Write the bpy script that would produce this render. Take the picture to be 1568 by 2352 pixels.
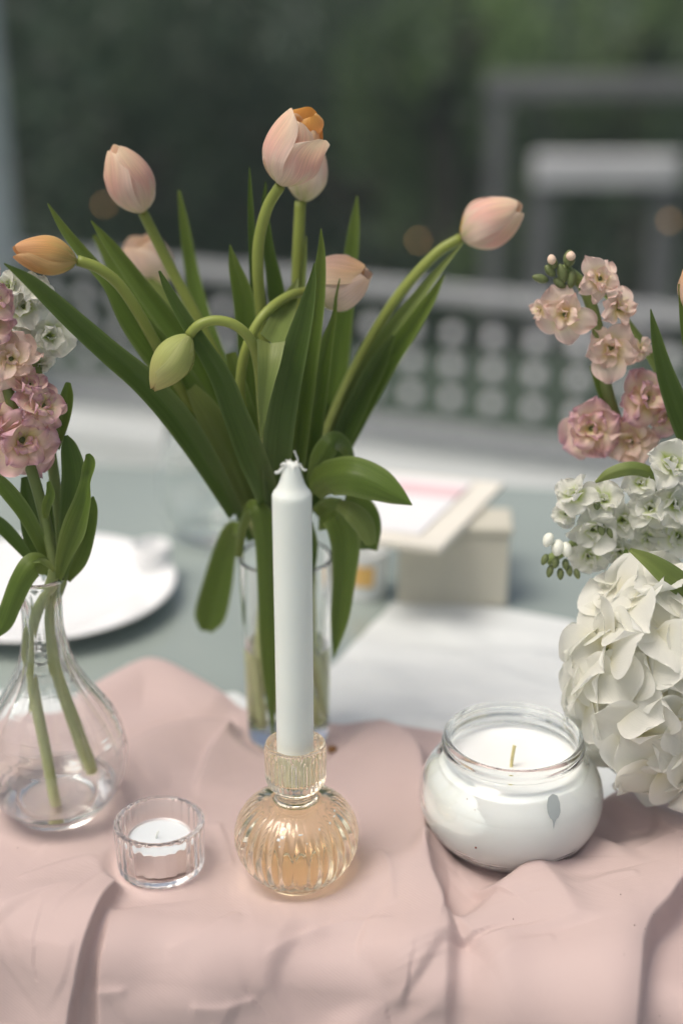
import bpy, bmesh, math, random
import numpy as np
from mathutils import Vector, Matrix, noise
random.seed(7); rng = np.random.default_rng(7)
PI = math.pi
def R(a): return math.radians(a)
S = bpy.context.scene
for o in list(bpy.data.objects): bpy.data.objects.remove(o)
COL = S.collection

# ------------------------------------------------------------------ camera
TZ = 0.76                                     # table top height
PITCH = R(21.5)
CAM = Vector((0.0, -0.652, TZ + 0.4788))
cd = bpy.data.cameras.new("camera"); cam = bpy.data.objects.new("camera", cd); COL.objects.link(cam)
cam.location = CAM; cam.rotation_euler = (PI / 2 - PITCH, 0, 0)
cd.sensor_fit = 'VERTICAL'; cd.sensor_height = 36; cd.sensor_width = 24; cd.lens = 50
cd.clip_start = 0.02; cd.clip_end = 400
cd.dof.use_dof = True; cd.dof.focus_distance = 0.752; cd.dof.aperture_fstop = 2.5
S.camera = cam

# ------------------------------------------------------------------ sky, sun, exposure
SUN_EL, SUN_AZ = R(66), R(246)                # azimuth from +Y clockwise: high, from the left behind the camera
w = bpy.data.worlds.new("World"); S.world = w; w.use_nodes = True
nt = w.node_tree; bg = nt.nodes["Background"]
sky = nt.nodes.new("ShaderNodeTexSky"); sky.sky_type = 'NISHITA'; sky.sun_disc = False
sky.sun_elevation = SUN_EL; sky.sun_rotation = SUN_AZ
sky.air_density = 1.0; sky.dust_density = 9.0; sky.ozone_density = 0.6
nt.links.new(sky.outputs[0], bg.inputs[0]); bg.inputs[1].default_value = 0.135
sd = bpy.data.lights.new("sun", 'SUN'); sun = bpy.data.objects.new("sun", sd); COL.objects.link(sun)
sd.energy = 1.4; sd.angle = R(27); sd.color = (0.985, 1.0, 0.96)
sdir = Vector((math.sin(SUN_AZ) * math.cos(SUN_EL), math.cos(SUN_AZ) * math.cos(SUN_EL), math.sin(SUN_EL)))
sun.rotation_euler = (-sdir).to_track_quat('-Z', 'Y').to_euler(); sun.location = (-2, -2, 5)
S.view_settings.view_transform = 'Standard'; S.view_settings.look = 'None'
S.view_settings.exposure = -0.16; S.view_settings.gamma = 1.0
S.cycles.max_bounces = 32; S.cycles.transmission_bounces = 32; S.cycles.glossy_bounces = 16
S.cycles.diffuse_bounces = 5; S.cycles.transparent_max_bounces = 12
S.cycles.caustics_refractive = True; S.cycles.caustics_reflective = True; S.cycles.blur_glossy = 0
S.cycles.sample_clamp_indirect = 0; S.cycles.use_denoising = True

# ------------------------------------------------------------------ picture measurements -> places in the room
FP = 50 / 36 * 2352
def ray(u, v):
    dx = (u - 784) / FP; dy = -(v - 1176) / FP
    return Vector((dx, math.cos(PITCH) + dy * math.sin(PITCH), -math.sin(PITCH) + dy * math.cos(PITCH)))
def at(u, v, y):
    d = ray(u, v); return CAM + d * ((y - CAM.y) / d.y)
def on(u, v, z):
    d = ray(u, v); return CAM + d * ((z - CAM.z) / d.z)
FWD = ray(784, 1176)
def depth(p): return (Vector(p) - CAM).dot(FWD)
def px(p): return depth(p) / FP               # metres per measured pixel at p

# ------------------------------------------------------------------ object helpers
ROOT = {}
def link(o): COL.objects.link(o); return o
def tag(o, label, cat, group=None):
    o['label'] = label; o['category'] = cat
    if group: o['group'] = group
    return o
def thing(name, label, cat, loc, group=None):
    o = link(bpy.data.objects.new(name, None)); o.location = loc; o.empty_display_size = .02
    ROOT[o.name] = Vector(loc); return tag(o, label, cat, group)
def mesh(name, V, F, mat=None, smooth=True, attr=None, recalc=False):
    me = bpy.data.meshes.new(name)
    me.from_pydata([tuple(v) for v in V], [], F)
    if recalc:
        b = bmesh.new(); b.from_mesh(me); bmesh.ops.recalc_face_normals(b, faces=b.faces); b.to_mesh(me); b.free()
    if smooth: me.polygons.foreach_set("use_smooth", [True] * len(me.polygons))
    if attr is not None:
        a = me.attributes.new("pt", 'FLOAT_VECTOR', 'POINT')
        a.data.foreach_set("vector", np.asarray(attr, dtype=np.float32).ravel())
    if mat: me.materials.append(mat)
    me.update(); return me
def add(name, V, F, mat, parent=None, smooth=True, attr=None, label=None, loc=None, recalc=False):
    """world-space vertices; parent is an untransformed-axis root, loc the origin when top-level"""
    org = ROOT[parent.name] if parent else Vector(loc or (0, 0, 0))
    V = [Vector(v) - org for v in V]
    o = link(bpy.data.objects.new(name, mesh(name, V, F, mat, smooth, attr, recalc)))
    if parent: o.parent = parent
    else: o.location = org; ROOT[o.name] = org
    if label: o['label'] = label
    return o
def put(name, me, M, parent, porg):
    """share mesh data, placed at world matrix M under parent whose origin matrix is porg (4x4)"""
    o = link(bpy.data.objects.new(name, me)); o.parent = parent
    o.matrix_basis = porg.inverted() @ M; return o
def struct(o): o['kind'] = 'structure'; return o

def catmull(P, n):
    """P list of equal-length tuples -> n+1 rows"""
    P = np.asarray(P, float)
    if len(P) == 2: return P[0] + (P[1] - P[0]) * np.linspace(0, 1, n + 1)[:, None]
    A = np.vstack([2 * P[0] - P[1], P, 2 * P[-1] - P[-2]])
    out = []
    for k in range(n + 1):
        q = k / n * (len(P) - 1); i = min(int(q), len(P) - 2); t = q - i
        a, b, c, d = A[i:i + 4]
        out.append(.5 * (2 * b + (c - a) * t + (2 * a - 5 * b + 4 * c - d) * t * t + (3 * b - 3 * c + d - a) * t ** 3))
    return np.array(out)
def lathe(prof, seg=64, x=0, y=0, z=0, rib=None, k=1e-3):
    """closed profile from axis to axis (mm), faces outward; rib(r,z)->(amplitude mm, count)"""
    V = []; F = []; idx = []
    if k == 1e-3:                              # holding loops, so long straight walls keep true normals
        P2 = [prof[0]]
        for (r0_, h0_), (r1_, h1_) in zip(prof, prof[1:]):
            L_ = math.hypot(r1_ - r0_, h1_ - h0_)
            if L_ > 5.5:
                for f in (.5 / L_, 1 - .5 / L_): P2.append((r0_ + (r1_ - r0_) * f, h0_ + (h1_ - h0_) * f))
            P2.append((r1_, h1_))
        prof = P2
    for (r, h) in prof:
        if r < 1e-6:
            idx.append([len(V)]); V.append((x, y, z + h * k))
        else:
            a, n = rib(r, h) if rib else (0, 1)
            row = []
            for j in range(seg):
                th = 2 * PI * j / seg
                rr = (r + a * abs(math.cos(n * th / 2)) - a * .5) * k
                row.append(len(V)); V.append((x + rr * math.cos(th), y + rr * math.sin(th), z + h * k))
            idx.append(row)
    for A, B in zip(idx, idx[1:]):
        for j in range(seg):
            j2 = (j + 1) % seg
            if len(A) == 1 and len(B) == 1: continue
            if len(A) == 1: F.append((A[0], B[j2], B[j]))
            elif len(B) == 1: F.append((A[j], A[j2], B[0]))
            else: F.append((A[j], A[j2], B[j2], B[j]))
    return V, F
def dense(prof, n=6):
    """smooth a profile with catmull between points"""
    P = catmull(prof, n * (len(prof) - 1)); P[:, 0] = np.maximum(P[:, 0], 0)
    P[0] = prof[0]; P[-1] = prof[-1]
    return [tuple(p) for p in P]
def merge(*parts):
    V = []; F = []
    for v, f in parts:
        n = len(V); V += list(v); F += [tuple(i + n for i in q) for q in f]
    return V, F
def tube(P, rad, seg=10, cap=True):
    P = [Vector(p) for p in P]; n = len(P); V = []; F = []
    up = Vector((.13, -.9, .4)).normalized()
    for i, p in enumerate(P):
        t = (P[min(i + 1, n - 1)] - P[max(i - 1, 0)]).normalized()
        a = t.cross(up)
        if a.length < 1e-4: a = t.cross(Vector((1, 0, 0)))
        a.normalize(); b = a.cross(t)
        r = rad[i] if hasattr(rad, '__len__') else rad
        for j in range(seg):
            th = 2 * PI * j / seg
            V.append(p + a * (r * math.cos(th)) - b * (r * math.sin(th)))
    for i in range(n - 1):
        for j in range(seg):
            j2 = (j + 1) % seg
            F.append((i * seg + j, i * seg + j2, (i + 1) * seg + j2, (i + 1) * seg + j))
    if cap: F.append(tuple(reversed(range(seg)))); F.append(tuple(range((n - 1) * seg, n * seg)))
    return V, F
def box(c, s, rot=0, bev=0):
    b = bmesh.new(); bmesh.ops.create_cube(b, size=1)
    for v in b.verts: v.co = Vector((v.co.x * s[0], v.co.y * s[1], v.co.z * s[2]))
    if bev: bmesh.ops.bevel(b, geom=b.edges[:], offset=bev, segments=2, affect='EDGES', profile=.5)
    M = Matrix.Translation(c) @ Matrix.Rotation(rot, 4, 'Z')
    V = [M @ v.co for v in b.verts]; F = [tuple(v.index for v in f.verts) for f in b.faces]
    b.verts.index_update(); b.free(); return V, F
def ball(c, r, seg=12, ring=8, sz=1):
    V, F = [], []
    prof = [(r * math.sin(PI * i / ring), -r * sz * math.cos(PI * i / ring)) for i in range(ring + 1)]
    prof[0] = (0, prof[0][1]); prof[-1] = (0, prof[-1][1])
    return lathe(prof, seg, *c, k=1)

# ------------------------------------------------------------------ materials
def mat(name):
    m = bpy.data.materials.new(name); m.use_nodes = True
    n = m.node_tree.nodes; return m, m.node_tree, n["Principled BSDF"], n["Material Output"]
def simple(name, col, rough=.5, var=.06, scale=40, bump=0, bscale=300, spec=.5, sss=0):
    m, t, b, o = mat(name)
    tc = t.nodes.new("ShaderNodeTexCoord"); nz = t.nodes.new("ShaderNodeTexNoise")
    nz.inputs["Scale"].default_value = scale; nz.inputs["Detail"].default_value = 5
    t.links.new(tc.outputs["Object"], nz.inputs["Vector"])
    r = t.nodes.new("ShaderNodeValToRGB")
    r.color_ramp.elements[0].position = .3; r.color_ramp.elements[1].position = .7
    r.color_ramp.elements[0].color = (*[c * (1 - var) for c in col], 1); r.color_ramp.elements[1].color = (*[min(1, c * (1 + var)) for c in col], 1)
    t.links.new(nz.outputs["Fac"], r.inputs[0]); t.links.new(r.outputs[0], b.inputs["Base Color"])
    b.inputs["Roughness"].default_value = rough; b.inputs["Specular IOR Level"].default_value = spec
    if sss:
        b.inputs["Subsurface Weight"].default_value = sss; b.inputs["Subsurface Radius"].default_value = (1, .9, .8)
        b.inputs["Subsurface Scale"].default_value = .006
    if bump:
        n2 = t.nodes.new("ShaderNodeTexNoise"); n2.inputs["Scale"].default_value = bscale; n2.inputs["Detail"].default_value = 4
        t.links.new(tc.outputs["Object"], n2.inputs["Vector"])
        bp = t.nodes.new("ShaderNodeBump"); bp.inputs["Strength"].default_value = bump; bp.inputs["Distance"].default_value = .001
        t.links.new(n2.outputs["Fac"], bp.inputs["Height"]); t.links.new(bp.outputs[0], b.inputs["Normal"])
    return m
def glass(name, col=(.985, .995, .99), ior=1.5, rough=0.0, ripple=0):
    m, t, b, o = mat(name)
    b.inputs["Base Color"].default_value = (*col, 1); b.inputs["Transmission Weight"].default_value = 1
    b.inputs["IOR"].default_value = ior; b.inputs["Roughness"].default_value = rough
    if ripple:
        tc = t.nodes.new("ShaderNodeTexCoord"); nz = t.nodes.new("ShaderNodeTexNoise"); nz.inputs["Scale"].default_value = 60
        t.links.new(tc.outputs["Object"], nz.inputs["Vector"])
        bp = t.nodes.new("ShaderNodeBump"); bp.inputs["Strength"].default_value = ripple; bp.inputs["Distance"].default_value = .002
        t.links.new(nz.outputs["Fac"], bp.inputs["Height"]); t.links.new(bp.outputs[0], b.inputs["Normal"])
    return m
def petal(name, stops, edge, edge_at=.55, trans=.35, vein=.08, rough=.55, flame=.12):
    """colour runs along the petal (pt.x) with another tint at its margin (|pt.y|): pigment of the petal itself"""
    m, t, b, o = mat(name); N = t.nodes; L = t.links
    at_ = N.new("ShaderNodeAttribute"); at_.attribute_name = "pt"
    sp = N.new("ShaderNodeSeparateXYZ"); L.new(at_.outputs["Vector"], sp.inputs[0])
    tc = N.new("ShaderNodeTexCoord"); nz = N.new("ShaderNodeTexNoise"); nz.inputs["Scale"].default_value = 120; nz.inputs["Detail"].default_value = 3
    L.new(tc.outputs["Object"], nz.inputs["Vector"])
    ad = N.new("ShaderNodeMath"); ad.operation = 'MULTIPLY_ADD'; ad.inputs[1].default_value = .22; ad.inputs[2].default_value = -.11
    L.new(nz.outputs["Fac"], ad.inputs[0])
    fm_ = N.new("ShaderNodeMapping"); fm_.inputs["Scale"].default_value = (1.1, 3.6, 1); L.new(at_.outputs["Vector"], fm_.inputs[0])
    oi = N.new("ShaderNodeObjectInfo"); L.new(oi.outputs["Random"], fm_.inputs["Location"])
    fn = N.new("ShaderNodeTexNoise"); fn.inputs["Scale"].default_value = 1.0; fn.inputs["Detail"].default_value = 3; L.new(fm_.outputs[0], fn.inputs["Vector"])
    fa = N.new("ShaderNodeMath"); fa.operation = 'MULTIPLY_ADD'; fa.inputs[1].default_value = flame; fa.inputs[2].default_value = -flame / 2
    L.new(fn.outputs["Fac"], fa.inputs[0])
    a1 = N.new("ShaderNodeMath"); L.new(fa.outputs[0], a1.inputs[0]); L.new(ad.outputs[0], a1.inputs[1])
    a2 = N.new("ShaderNodeMath"); L.new(sp.outputs[0], a2.inputs[0]); L.new(a1.outputs[0], a2.inputs[1])
    r = N.new("ShaderNodeValToRGB"); e = r.color_ramp.elements
    e[0].position, e[0].color = stops[0][0], (*stops[0][1], 1); e[1].position, e[1].color = stops[-1][0], (*stops[-1][1], 1)
    for p, c in stops[1:-1]:
        q = e.new(p); q.color = (*c, 1)
    L.new(a2.outputs[0], r.inputs[0])
    ab = N.new("ShaderNodeMath"); ab.operation = 'ABSOLUTE'; L.new(sp.outputs[1], ab.inputs[0])
    mr = N.new("ShaderNodeMapRange"); mr.inputs[1].default_value = edge_at; mr.inputs[2].default_value = 1.0
    L.new(ab.outputs[0], mr.inputs[0])
    mx = N.new("ShaderNodeMixRGB"); mx.inputs[2].default_value = (*edge, 1)
    sc = N.new("ShaderNodeMath"); sc.operation = 'MULTIPLY'; sc.inputs[1].default_value = .7
    L.new(mr.outputs[0], sc.inputs[0]); L.new(sc.outputs[0], mx.inputs[0]); L.new(r.outputs[0], mx.inputs[1])
    # fine lengthwise veins
    wv = N.new("ShaderNodeTexNoise"); wv.inputs["Scale"].default_value = 1.0; wv.inputs["Detail"].default_value = 2
    mp = N.new("ShaderNodeMapping"); mp.inputs["Scale"].default_value = (2, 22, 1); L.new(at_.outputs["Vector"], mp.inputs[0]); L.new(mp.outputs[0], wv.inputs["Vector"])
    mv = N.new("ShaderNodeMapRange"); mv.inputs[3].default_value = 1 - vein; mv.inputs[4].default_value = 1 + vein; L.new(wv.outputs["Fac"], mv.inputs[0])
    mu = N.new("ShaderNodeMixRGB"); mu.blend_type = 'MULTIPLY'; mu.inputs[0].default_value = 1
    L.new(mx.outputs[0], mu.inputs[1]); L.new(mv.outputs[0], mu.inputs[2])
    L.new(mu.outputs[0], b.inputs["Base Color"])
    b.inputs["Roughness"].default_value = rough; b.inputs["Specular IOR Level"].default_value = .3
    bp = N.new("ShaderNodeBump"); bp.inputs["Strength"].default_value = .25; bp.inputs["Distance"].default_value = .0008
    L.new(wv.outputs["Fac"], bp.inputs["Height"]); L.new(bp.outputs[0], b.inputs["Normal"])
    tr = N.new("ShaderNodeBsdfTranslucent"); L.new(mu.outputs[0], tr.inputs[0])
    ms = N.new("ShaderNodeMixShader"); ms.inputs[0].default_value = trans
    L.new(b.outputs[0], ms.inputs[1]); L.new(tr.outputs[0], ms.inputs[2]); L.new(ms.outputs[0], o.inputs["Surface"])
    return m

M = {}
M['tulip_pink'] = petal("tulip_pink", [(0, (.62, .60, .26)), (.14, (.82, .70, .50)), (.36, (.87, .66, .55)), (.55, (.87, .56, .47)), (.78, (.88, .62, .46)), (1, (.89, .72, .52))], (.90, .77, .66), vein=.26, flame=.75, edge_at=.4)
M['tulip_peach'] = petal("tulip_peach", [(0, (.64, .60, .26)), (.2, (.85, .70, .52)), (.55, (.87, .62, .48)), (.85, (.87, .58, .34)), (1, (.88, .62, .34))], (.90, .76, .56), vein=.24, flame=.6, edge_at=.45)
M['tulip_orange'] = petal("tulip_orange", [(0, (.55, .48, .10)), (.5, (.84, .44, .16)), (1, (.88, .47, .12))], (.88, .62, .30))
M['tulip_apricot'] = petal("tulip_apricot", [(0, (.42, .44, .10)), (.2, (.68, .50, .18)), (.6, (.76, .45, .17)), (1, (.78, .44, .22))], (.82, .62, .32), vein=.24, flame=.6, edge_at=.4)
M['tulip_pale'] = petal("tulip_pale", [(0, (.60, .62, .26)), (.3, (.85, .76, .58)), (.7, (.88, .70, .60)), (1, (.88, .66, .48))], (.90, .80, .68), vein=.22, flame=.6, edge_at=.45)
M['tulip_green'] = petal("tulip_green", [(0, (.44, .50, .16)), (.5, (.52, .56, .19)), (.9, (.57, .54, .22)), (1, (.55, .42, .18))], (.58, .60, .28), vein=.24)
M['stock_pink'] = petal("stock_pink", [(0, (.50, .56, .08)), (.24, (.84, .76, .36)), (.48, (.88, .74, .56)), (.78, (.84, .58, .54)), (1, (.72, .44, .53))], (.82, .57, .58), edge_at=.6, trans=.4, vein=.1)
M['stock_peach'] = petal("stock_peach", [(0, (.55, .55, .10)), (.25, (.87, .78, .44)), (.55, (.88, .73, .60)), (1, (.86, .64, .58))], (.88, .68, .62), edge_at=.6, trans=.4, vein=.1)
M['stock_white'] = petal("stock_white", [(0, (.40, .52, .05)), (.22, (.62, .72, .26)), (.42, (.84, .85, .76)), (1, (.87, .87, .82))], (.88, .88, .84), edge_at=.6, trans=.5, vein=.04)
M['hydrangea'] = petal("hydrangea", [(0, (.66, .62, .32)), (.18, (.85, .83, .68)), (.5, (.89, .89, .82)), (1, (.90, .90, .84))], (.90, .90, .85), edge_at=.7, trans=.45, vein=.04)
def leafmat(name, a, bcol, back, trans=.3, rough=.36):
    return petal(name, [(0, bcol), (.5, a), (1, a)], back, edge_at=.72, trans=trans, vein=.42, rough=rough)
M['leaf_dark'] = leafmat("leaf_dark", (.075, .128, .026), (.10, .155, .034), (.16, .225, .075), trans=.36)
M['leaf'] = leafmat("leaf", (.125, .195, .036), (.17, .23, .05), (.23, .30, .10), trans=.38)
M['leaf_light'] = leafmat("leaf_light", (.20, .265, .075), (.24, .29, .085), (.26, .32, .12), trans=.38)
M['stem'] = leafmat("stem", (.27, .32, .075), (.58, .64, .30), (.30, .34, .10), trans=.12)  # foot end coloured paler to offset the dim light inside the vase
M['stem_stock'] = leafmat("stem_stock", (.20, .26, .085), (.52, .55, .27), (.25, .31, .12), trans=.12)
M['stem_wet'] = leafmat("stem_wet", (.22, .26, .10), (.30, .33, .14), (.25, .3, .12), trans=.1)
M['bud_white'] = simple('bud_white', (.80, .82, .72), .5, .06, 60); M['bud_peach'] = simple('bud_peach', (.80, .60, .46), .5, .08, 60)
M['bud_green'] = leafmat("bud_green", (.24, .29, .11), (.18, .22, .09), (.32, .36, .16), trans=.2)
M['clear'] = glass("clear_glass"); M['green_clear'] = glass("greenish_glass", (.972, .992, .982))
M['moulded'] = glass("moulded_glass", (.98, .99, .985), ripple=.04)
M['amber'] = glass("amber_glass", (1.0, .93, .77), ripple=.02)
M['water'] = glass("water", (.98, .99, .985), 1.333)
M['wax'] = simple("candle_wax", (.80, .85, .80), .38, .02, 30, sss=.35)
M['wax_jar'] = simple("jar_wax", (.86, .875, .86), .5, .03, 25, .25, 90, sss=.15)
M['wax_tea'] = simple("tealight_wax", (.70, .74, .76), .35, .02, 30, sss=.2)
M['wick'] = simple("wick_thread", (.80, .82, .78), .9, .1, 300)
M['wick_yellow'] = simple("waxed_wick", (.62, .55, .26), .7, .15, 300)
M['metal'] = simple("tealight_metal", (.88, .81, .79), .5, .03, 30)
M['metal'].node_tree.nodes["Principled BSDF"].inputs["Metallic"].default_value = 1
M['crumb'] = simple("brown_crumb", (.20, .09, .02), .6, .4, 300)

# ================================================================== THE PLACE
# ---- ground: one sheet falling away behind the terrace and rising as a wooded hillside
def ground_z(x, y):
    d = max(0, y - 4.2)
    if y < 4.2: return -.06
    if y < 7: return -.06 - 1.9 * ((y - 4.2) / 2.8) ** 1.2
    return -1.96 + .30 * (y - 7)
V = []; F = []; nx, ny = 40, 60
ys = [-13 + 11 * (j / 12) for j in range(13)] + [-2 + 29 * ((j + 1) / (ny - 13)) ** 1.7 for j in range(ny - 13)]
for j in range(ny):
    for i in range(nx):
        x = -30 + 60 * i / (nx - 1); z = ground_z(x, ys[j])
        V.append((x, ys[j], z + (.25 * noise.noise((x * .3, ys[j] * .3, 0)) if ys[j] > 5 else 0)))
for j in range(ny - 1):
    for i in range(nx - 1):
        a = j * nx + i; F.append((a, a + 1, a + nx + 1, a + nx))
struct(add('hillside_ground', V, F, simple("grassy_slope", (.045, .068, .048), .95, .5, .9, .5, 8)))
deck_m = simple("terrace_stone", (.40, .43, .42), .55, .10, 3, .2, 60)
b0 = on(100, 870, .05); b1 = on(1290, 1030, .05); rd = (b1 - b0); rd.z = 0; rd.normalize(); rn = Vector((-rd.y, rd.x, 0))
if rn.y < 0: rn = -rn
RANG = math.atan2(rd.y, rd.x)
def rp(s, n, z): p = b0 + rd * s + rn * n; return Vector((p.x, p.y, z))
V = [rp(-6, -14, 0), rp(9, -14, 0), rp(9, .12, 0), rp(-6, .12, 0), rp(-6, -14, -.05), rp(9, -14, -.05), rp(9, .12, -.05), rp(-6, .12, -.05)]
struct(add('terrace_floor', V, [(0, 1, 2, 3), (7, 6, 5, 4), (0, 4, 5, 1), (1, 5, 6, 2), (2, 6, 7, 3), (3, 7, 4, 0)], deck_m, smooth=False))
V, F = box((0, 0, 0), (12, .16, .055), 0, .008)
V = [Matrix.Translation(rp(1, -.30, .0275)) @ Matrix.Rotation(RANG, 4, 'Z') @ v for v in V]
struct(add('kerb', V, F, simple("white_kerb_stone", (.56, .59, .58), .5, .06, 8, .1, 60), smooth=False))

# ---- low ornamental railing
rail_m = simple("grey_painted_iron", (.36, .37, .38), .45, .06, 12); ball_m = simple("pale_painted_iron", (.76, .76, .79), .4, .05, 12)
rail = thing('railing', 'low grey iron railing with rows of small balls on its bars', 'railing', rp(.75, 0, 0))
def rbar(z, h, t):
    V, F = box((0, 0, 0), (5.2, t, h), 0, .006)
    return [Matrix.Translation(rp(1.1, 0, z)) @ Matrix.Rotation(RANG, 4, 'Z') @ v for v in V], F
add('top_rail', *rbar(.425, .036, .05), rail_m, rail, smooth=False)
add('bottom_rail', *rbar(.055, .03, .05), rail_m, rail, smooth=False)
bar_me = None
porg = Matrix.Translation(ROOT[rail.name])
for s in (-1.45, .39, 3.6):
    V, F = box(rp(s, 0, .225), (.045, .045, .45), RANG, .004); add('railing_post', V, F, rail_m, rail, smooth=False)
ball_me = mesh('ball', *ball((0, 0, 0), .0205, 14, 10), ball_m); bar_me = mesh('baluster', *tube([(0, 0, .065), (0, 0, .24), (0, 0, .41)], .003, 8), simple("dark_iron_bar", (.10, .105, .11), .5))
s = -1.4
while s < 3.6:
    p = rp(s, 0, 0); Mb = Matrix.Translation(p)
    bo = put('baluster', bar_me, Mb, rail, porg)
    for z in (.145, .235, .32): put('ball', ball_me, Mb @ Matrix.Translation((0, 0, z)), bo, Mb)
    s += .112

# ---- pale column at the left end
cp = rp(-.095, -.06, 0)
col = thing('column', 'pale grey square column standing at the left end of the railing', 'column', cp)
cm = simple("pale_render", (.50, .55, .54), .7, .06, 4, .15, 50)
add('shaft', *box((cp.x - .035, cp.y, 1.7), (.15, .15, 3.2), RANG, .006), cm, col, smooth=False)
add('plinth', *box((cp.x - .035, cp.y, .05), (.2, .2, .1), RANG, .008), cm, col, smooth=False)

# ---- pale frames among the trees, right
gm = simple("weathered_pale_timber", (.19, .195, .205), .7, .15, 6, .2, 40); gm2 = simple("white_painted_timber", (.74, .75, .78), .6, .08, 6, .2, 40)
f1 = thing('timber_frame', 'tall grey square frame standing among the dark trees', 'frame', (1.3, 6.6, -1.3))
p = at(1138, 170, 6.6)
add('post', *box((p.x + .02, 6.6, (p.z - 1.6) / 2), (.09, .10, p.z + 1.6 - .13), 0, .006), gm, f1, smooth=False)
add('post', *box((p.x + 1.35, 6.6, (p.z - 1.6) / 2), (.09, .10, p.z + 1.6 - .13), 0, .006), gm, f1, smooth=False)
add('beam', *box((p.x + .68, 6.6, p.z - .06), (1.46, .12, .10), 0, .006), gm, f1, smooth=False)
f2 = thing('garden_bench', 'white slatted bench back in front of the tall grey frame', 'bench', (1.35, 6.1, -1.1))
q0 = at(1225, 390, 6.1); q1 = at(1560, 390, 6.1)
add('top_rail', *box(((q0.x + q1.x) / 2, 6.1, q0.z), (q1.x - q0.x, .08, .14), 0, .01), gm2, f2, smooth=False)
for xx in (q0.x + .05, q1.x - .05):
    add('leg', *box((xx, 6.13, (q0.z - 1.3) / 2 - .05), (.11, .07, q0.z + 1.3 - .06), 0, .008), gm, f2, smooth=False)
add('seat', *box(((q0.x + q1.x) / 2, 5.95, q0.z - .75), (q1.x - q0.x - .25, .4, .05), 0, .008), gm, f2, smooth=False)

# ---- trees
def leafcloud(n, seed, clumps, lsz):
    r = np.random.default_rng(seed); V = []; F = []
    C = []
    for _ in range(clumps):
        d = r.normal(size=3); d /= np.linalg.norm(d); C.append((d * r.uniform(.25, .95) ** .6, r.uniform(.16, .34)))
    for k in range(n):
        c, cr = C[r.integers(clumps)]; d = r.normal(size=3); d /= np.linalg.norm(d)
        p = Vector(c + d * cr * r.uniform(.5, 1)); t = Vector(r.normal(size=3)).normalized(); b = t.cross(Vector(r.normal(size=3))).normalized()
        L = lsz * r.uniform(.7, 1.4); i = len(V)
        V += [p, p + t * L * .5 + b * L * .28, p + t * L, p + t * L * .5 - b * L * .28]; F.append((i, i + 1, i + 2, i + 3))
    return V, F
def foliage(name, c0, c1):
    m, t, b, o = mat(name); N = t.nodes; L = t.links
    g = N.new("ShaderNodeNewGeometry"); r = N.new("ShaderNodeValToRGB")
    r.color_ramp.elements[0].position = .42; r.color_ramp.elements[1].position = .64
    r.color_ramp.elements[0].color = (*c0, 1); r.color_ramp.elements[1].color = (*c1, 1)
    nz = N.new("ShaderNodeTexNoise"); nz.inputs["Scale"].default_value = 1.25; nz.inputs["Detail"].default_value = 1
    L.new(g.outputs["Position"], nz.inputs["Vector"])
    mx = N.new("ShaderNodeMath"); mx.operation = 'MULTIPLY_ADD'; mx.inputs[1].default_value = .3
    sc = N.new("ShaderNodeMath"); sc.operation = 'MULTIPLY'; sc.inputs[1].default_value = .75
    L.new(nz.outputs["Fac"], sc.inputs[0]); L.new(g.outputs["Random Per Island"], mx.inputs[0]); L.new(sc.outputs[0], mx.inputs[2])
    L.new(mx.outputs[0], r.inputs[0]); L.new(r.outputs[0], b.inputs["Base Color"]); b.inputs["Roughness"].default_value = .42; b.inputs["Specular IOR Level"].default_value = .8
    tr = N.new("ShaderNodeBsdfTranslucent"); L.new(r.outputs[0], tr.inputs[0]); ms = N.new("ShaderNodeMixShader"); ms.inputs[0].default_value = .45
    L.new(b.outputs[0], ms.inputs[1]); L.new(tr.outputs[0], ms.inputs[2]); L.new(ms.outputs[0], o.inputs["Surface"]); return m
fm = [foliage("foliage_deep", (.022, .048, .030), (.12, .18, .11)), foliage("foliage_mid", (.030, .062, .040), (.17, .26, .15)), foliage("foliage_fresh", (.08, .14, .06), (.26, .39, .15))]
clouds = [mesh('crown', *leafcloud(7000, 11 + k, 34 + 4 * k, .055), None, smooth=False) for k in range(3)]
bark = simple("bark", (.07, .06, .05), .9, .3, 8, .6, 30)
crown_me = {}
def tree(x, y, zc, rx, rz, kind, k, label):
    g = ground_z(x, y) - .1
    t = thing('tree', label, 'tree', (x, y, g), 'trees growing on the slope behind the railing')
    tips = []
    P = [(x, y, g), (x + .05, y, (g + zc) / 2), (x - .04, y + .03, zc), (x, y, zc + rz * .6)]
    parts = [tube(P, [.13, .10, .07, .02], 10)]
    for j in range(6):
        a = j * 1.05 + x; z0 = zc - rz * .5 + j * rz * .15
        parts.append(tube([(x, y, z0), (x + math.cos(a) * rx * .4, y + math.sin(a) * rx * .4, z0 + rz * .22), (x + math.cos(a) * rx * .75, y + math.sin(a) * rx * .75, z0 + rz * .35)], [.045, .03, .01], 6))
    add('trunk', *merge(*parts), bark, t)
    key = (kind, k)
    if key not in crown_me:
        me = clouds[k].copy(); me.materials.append(fm[kind]); crown_me[key] = me
    put('crown', crown_me[key], Matrix.Translation((x, y, zc)) @ Matrix.Rotation(x * 2.1, 4, 'Z') @ Matrix.Diagonal((rx, rx, rz, 1)), t, Matrix.Translation(ROOT[t.name]))
tree(-1.75, 7.4, .3, 1.5, 2.3, 0, 0, 'very dark tree behind the left column, its crown cut off by the frame')
tree(-.55, 8.6, .7, 1.5, 2.4, 0, 1, 'dark tree behind the pale pink tulip on the left of the bouquet')
tree(.25, 7.6, -.1, 1.25, 1.6, 0, 2, 'dark low crown straight behind the tallest pink tulip')
tree(.56, 7.0, .45, .55, 1.0, 2, 0, 'fresh green tree between the tallest tulip and the grey frame')
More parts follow.
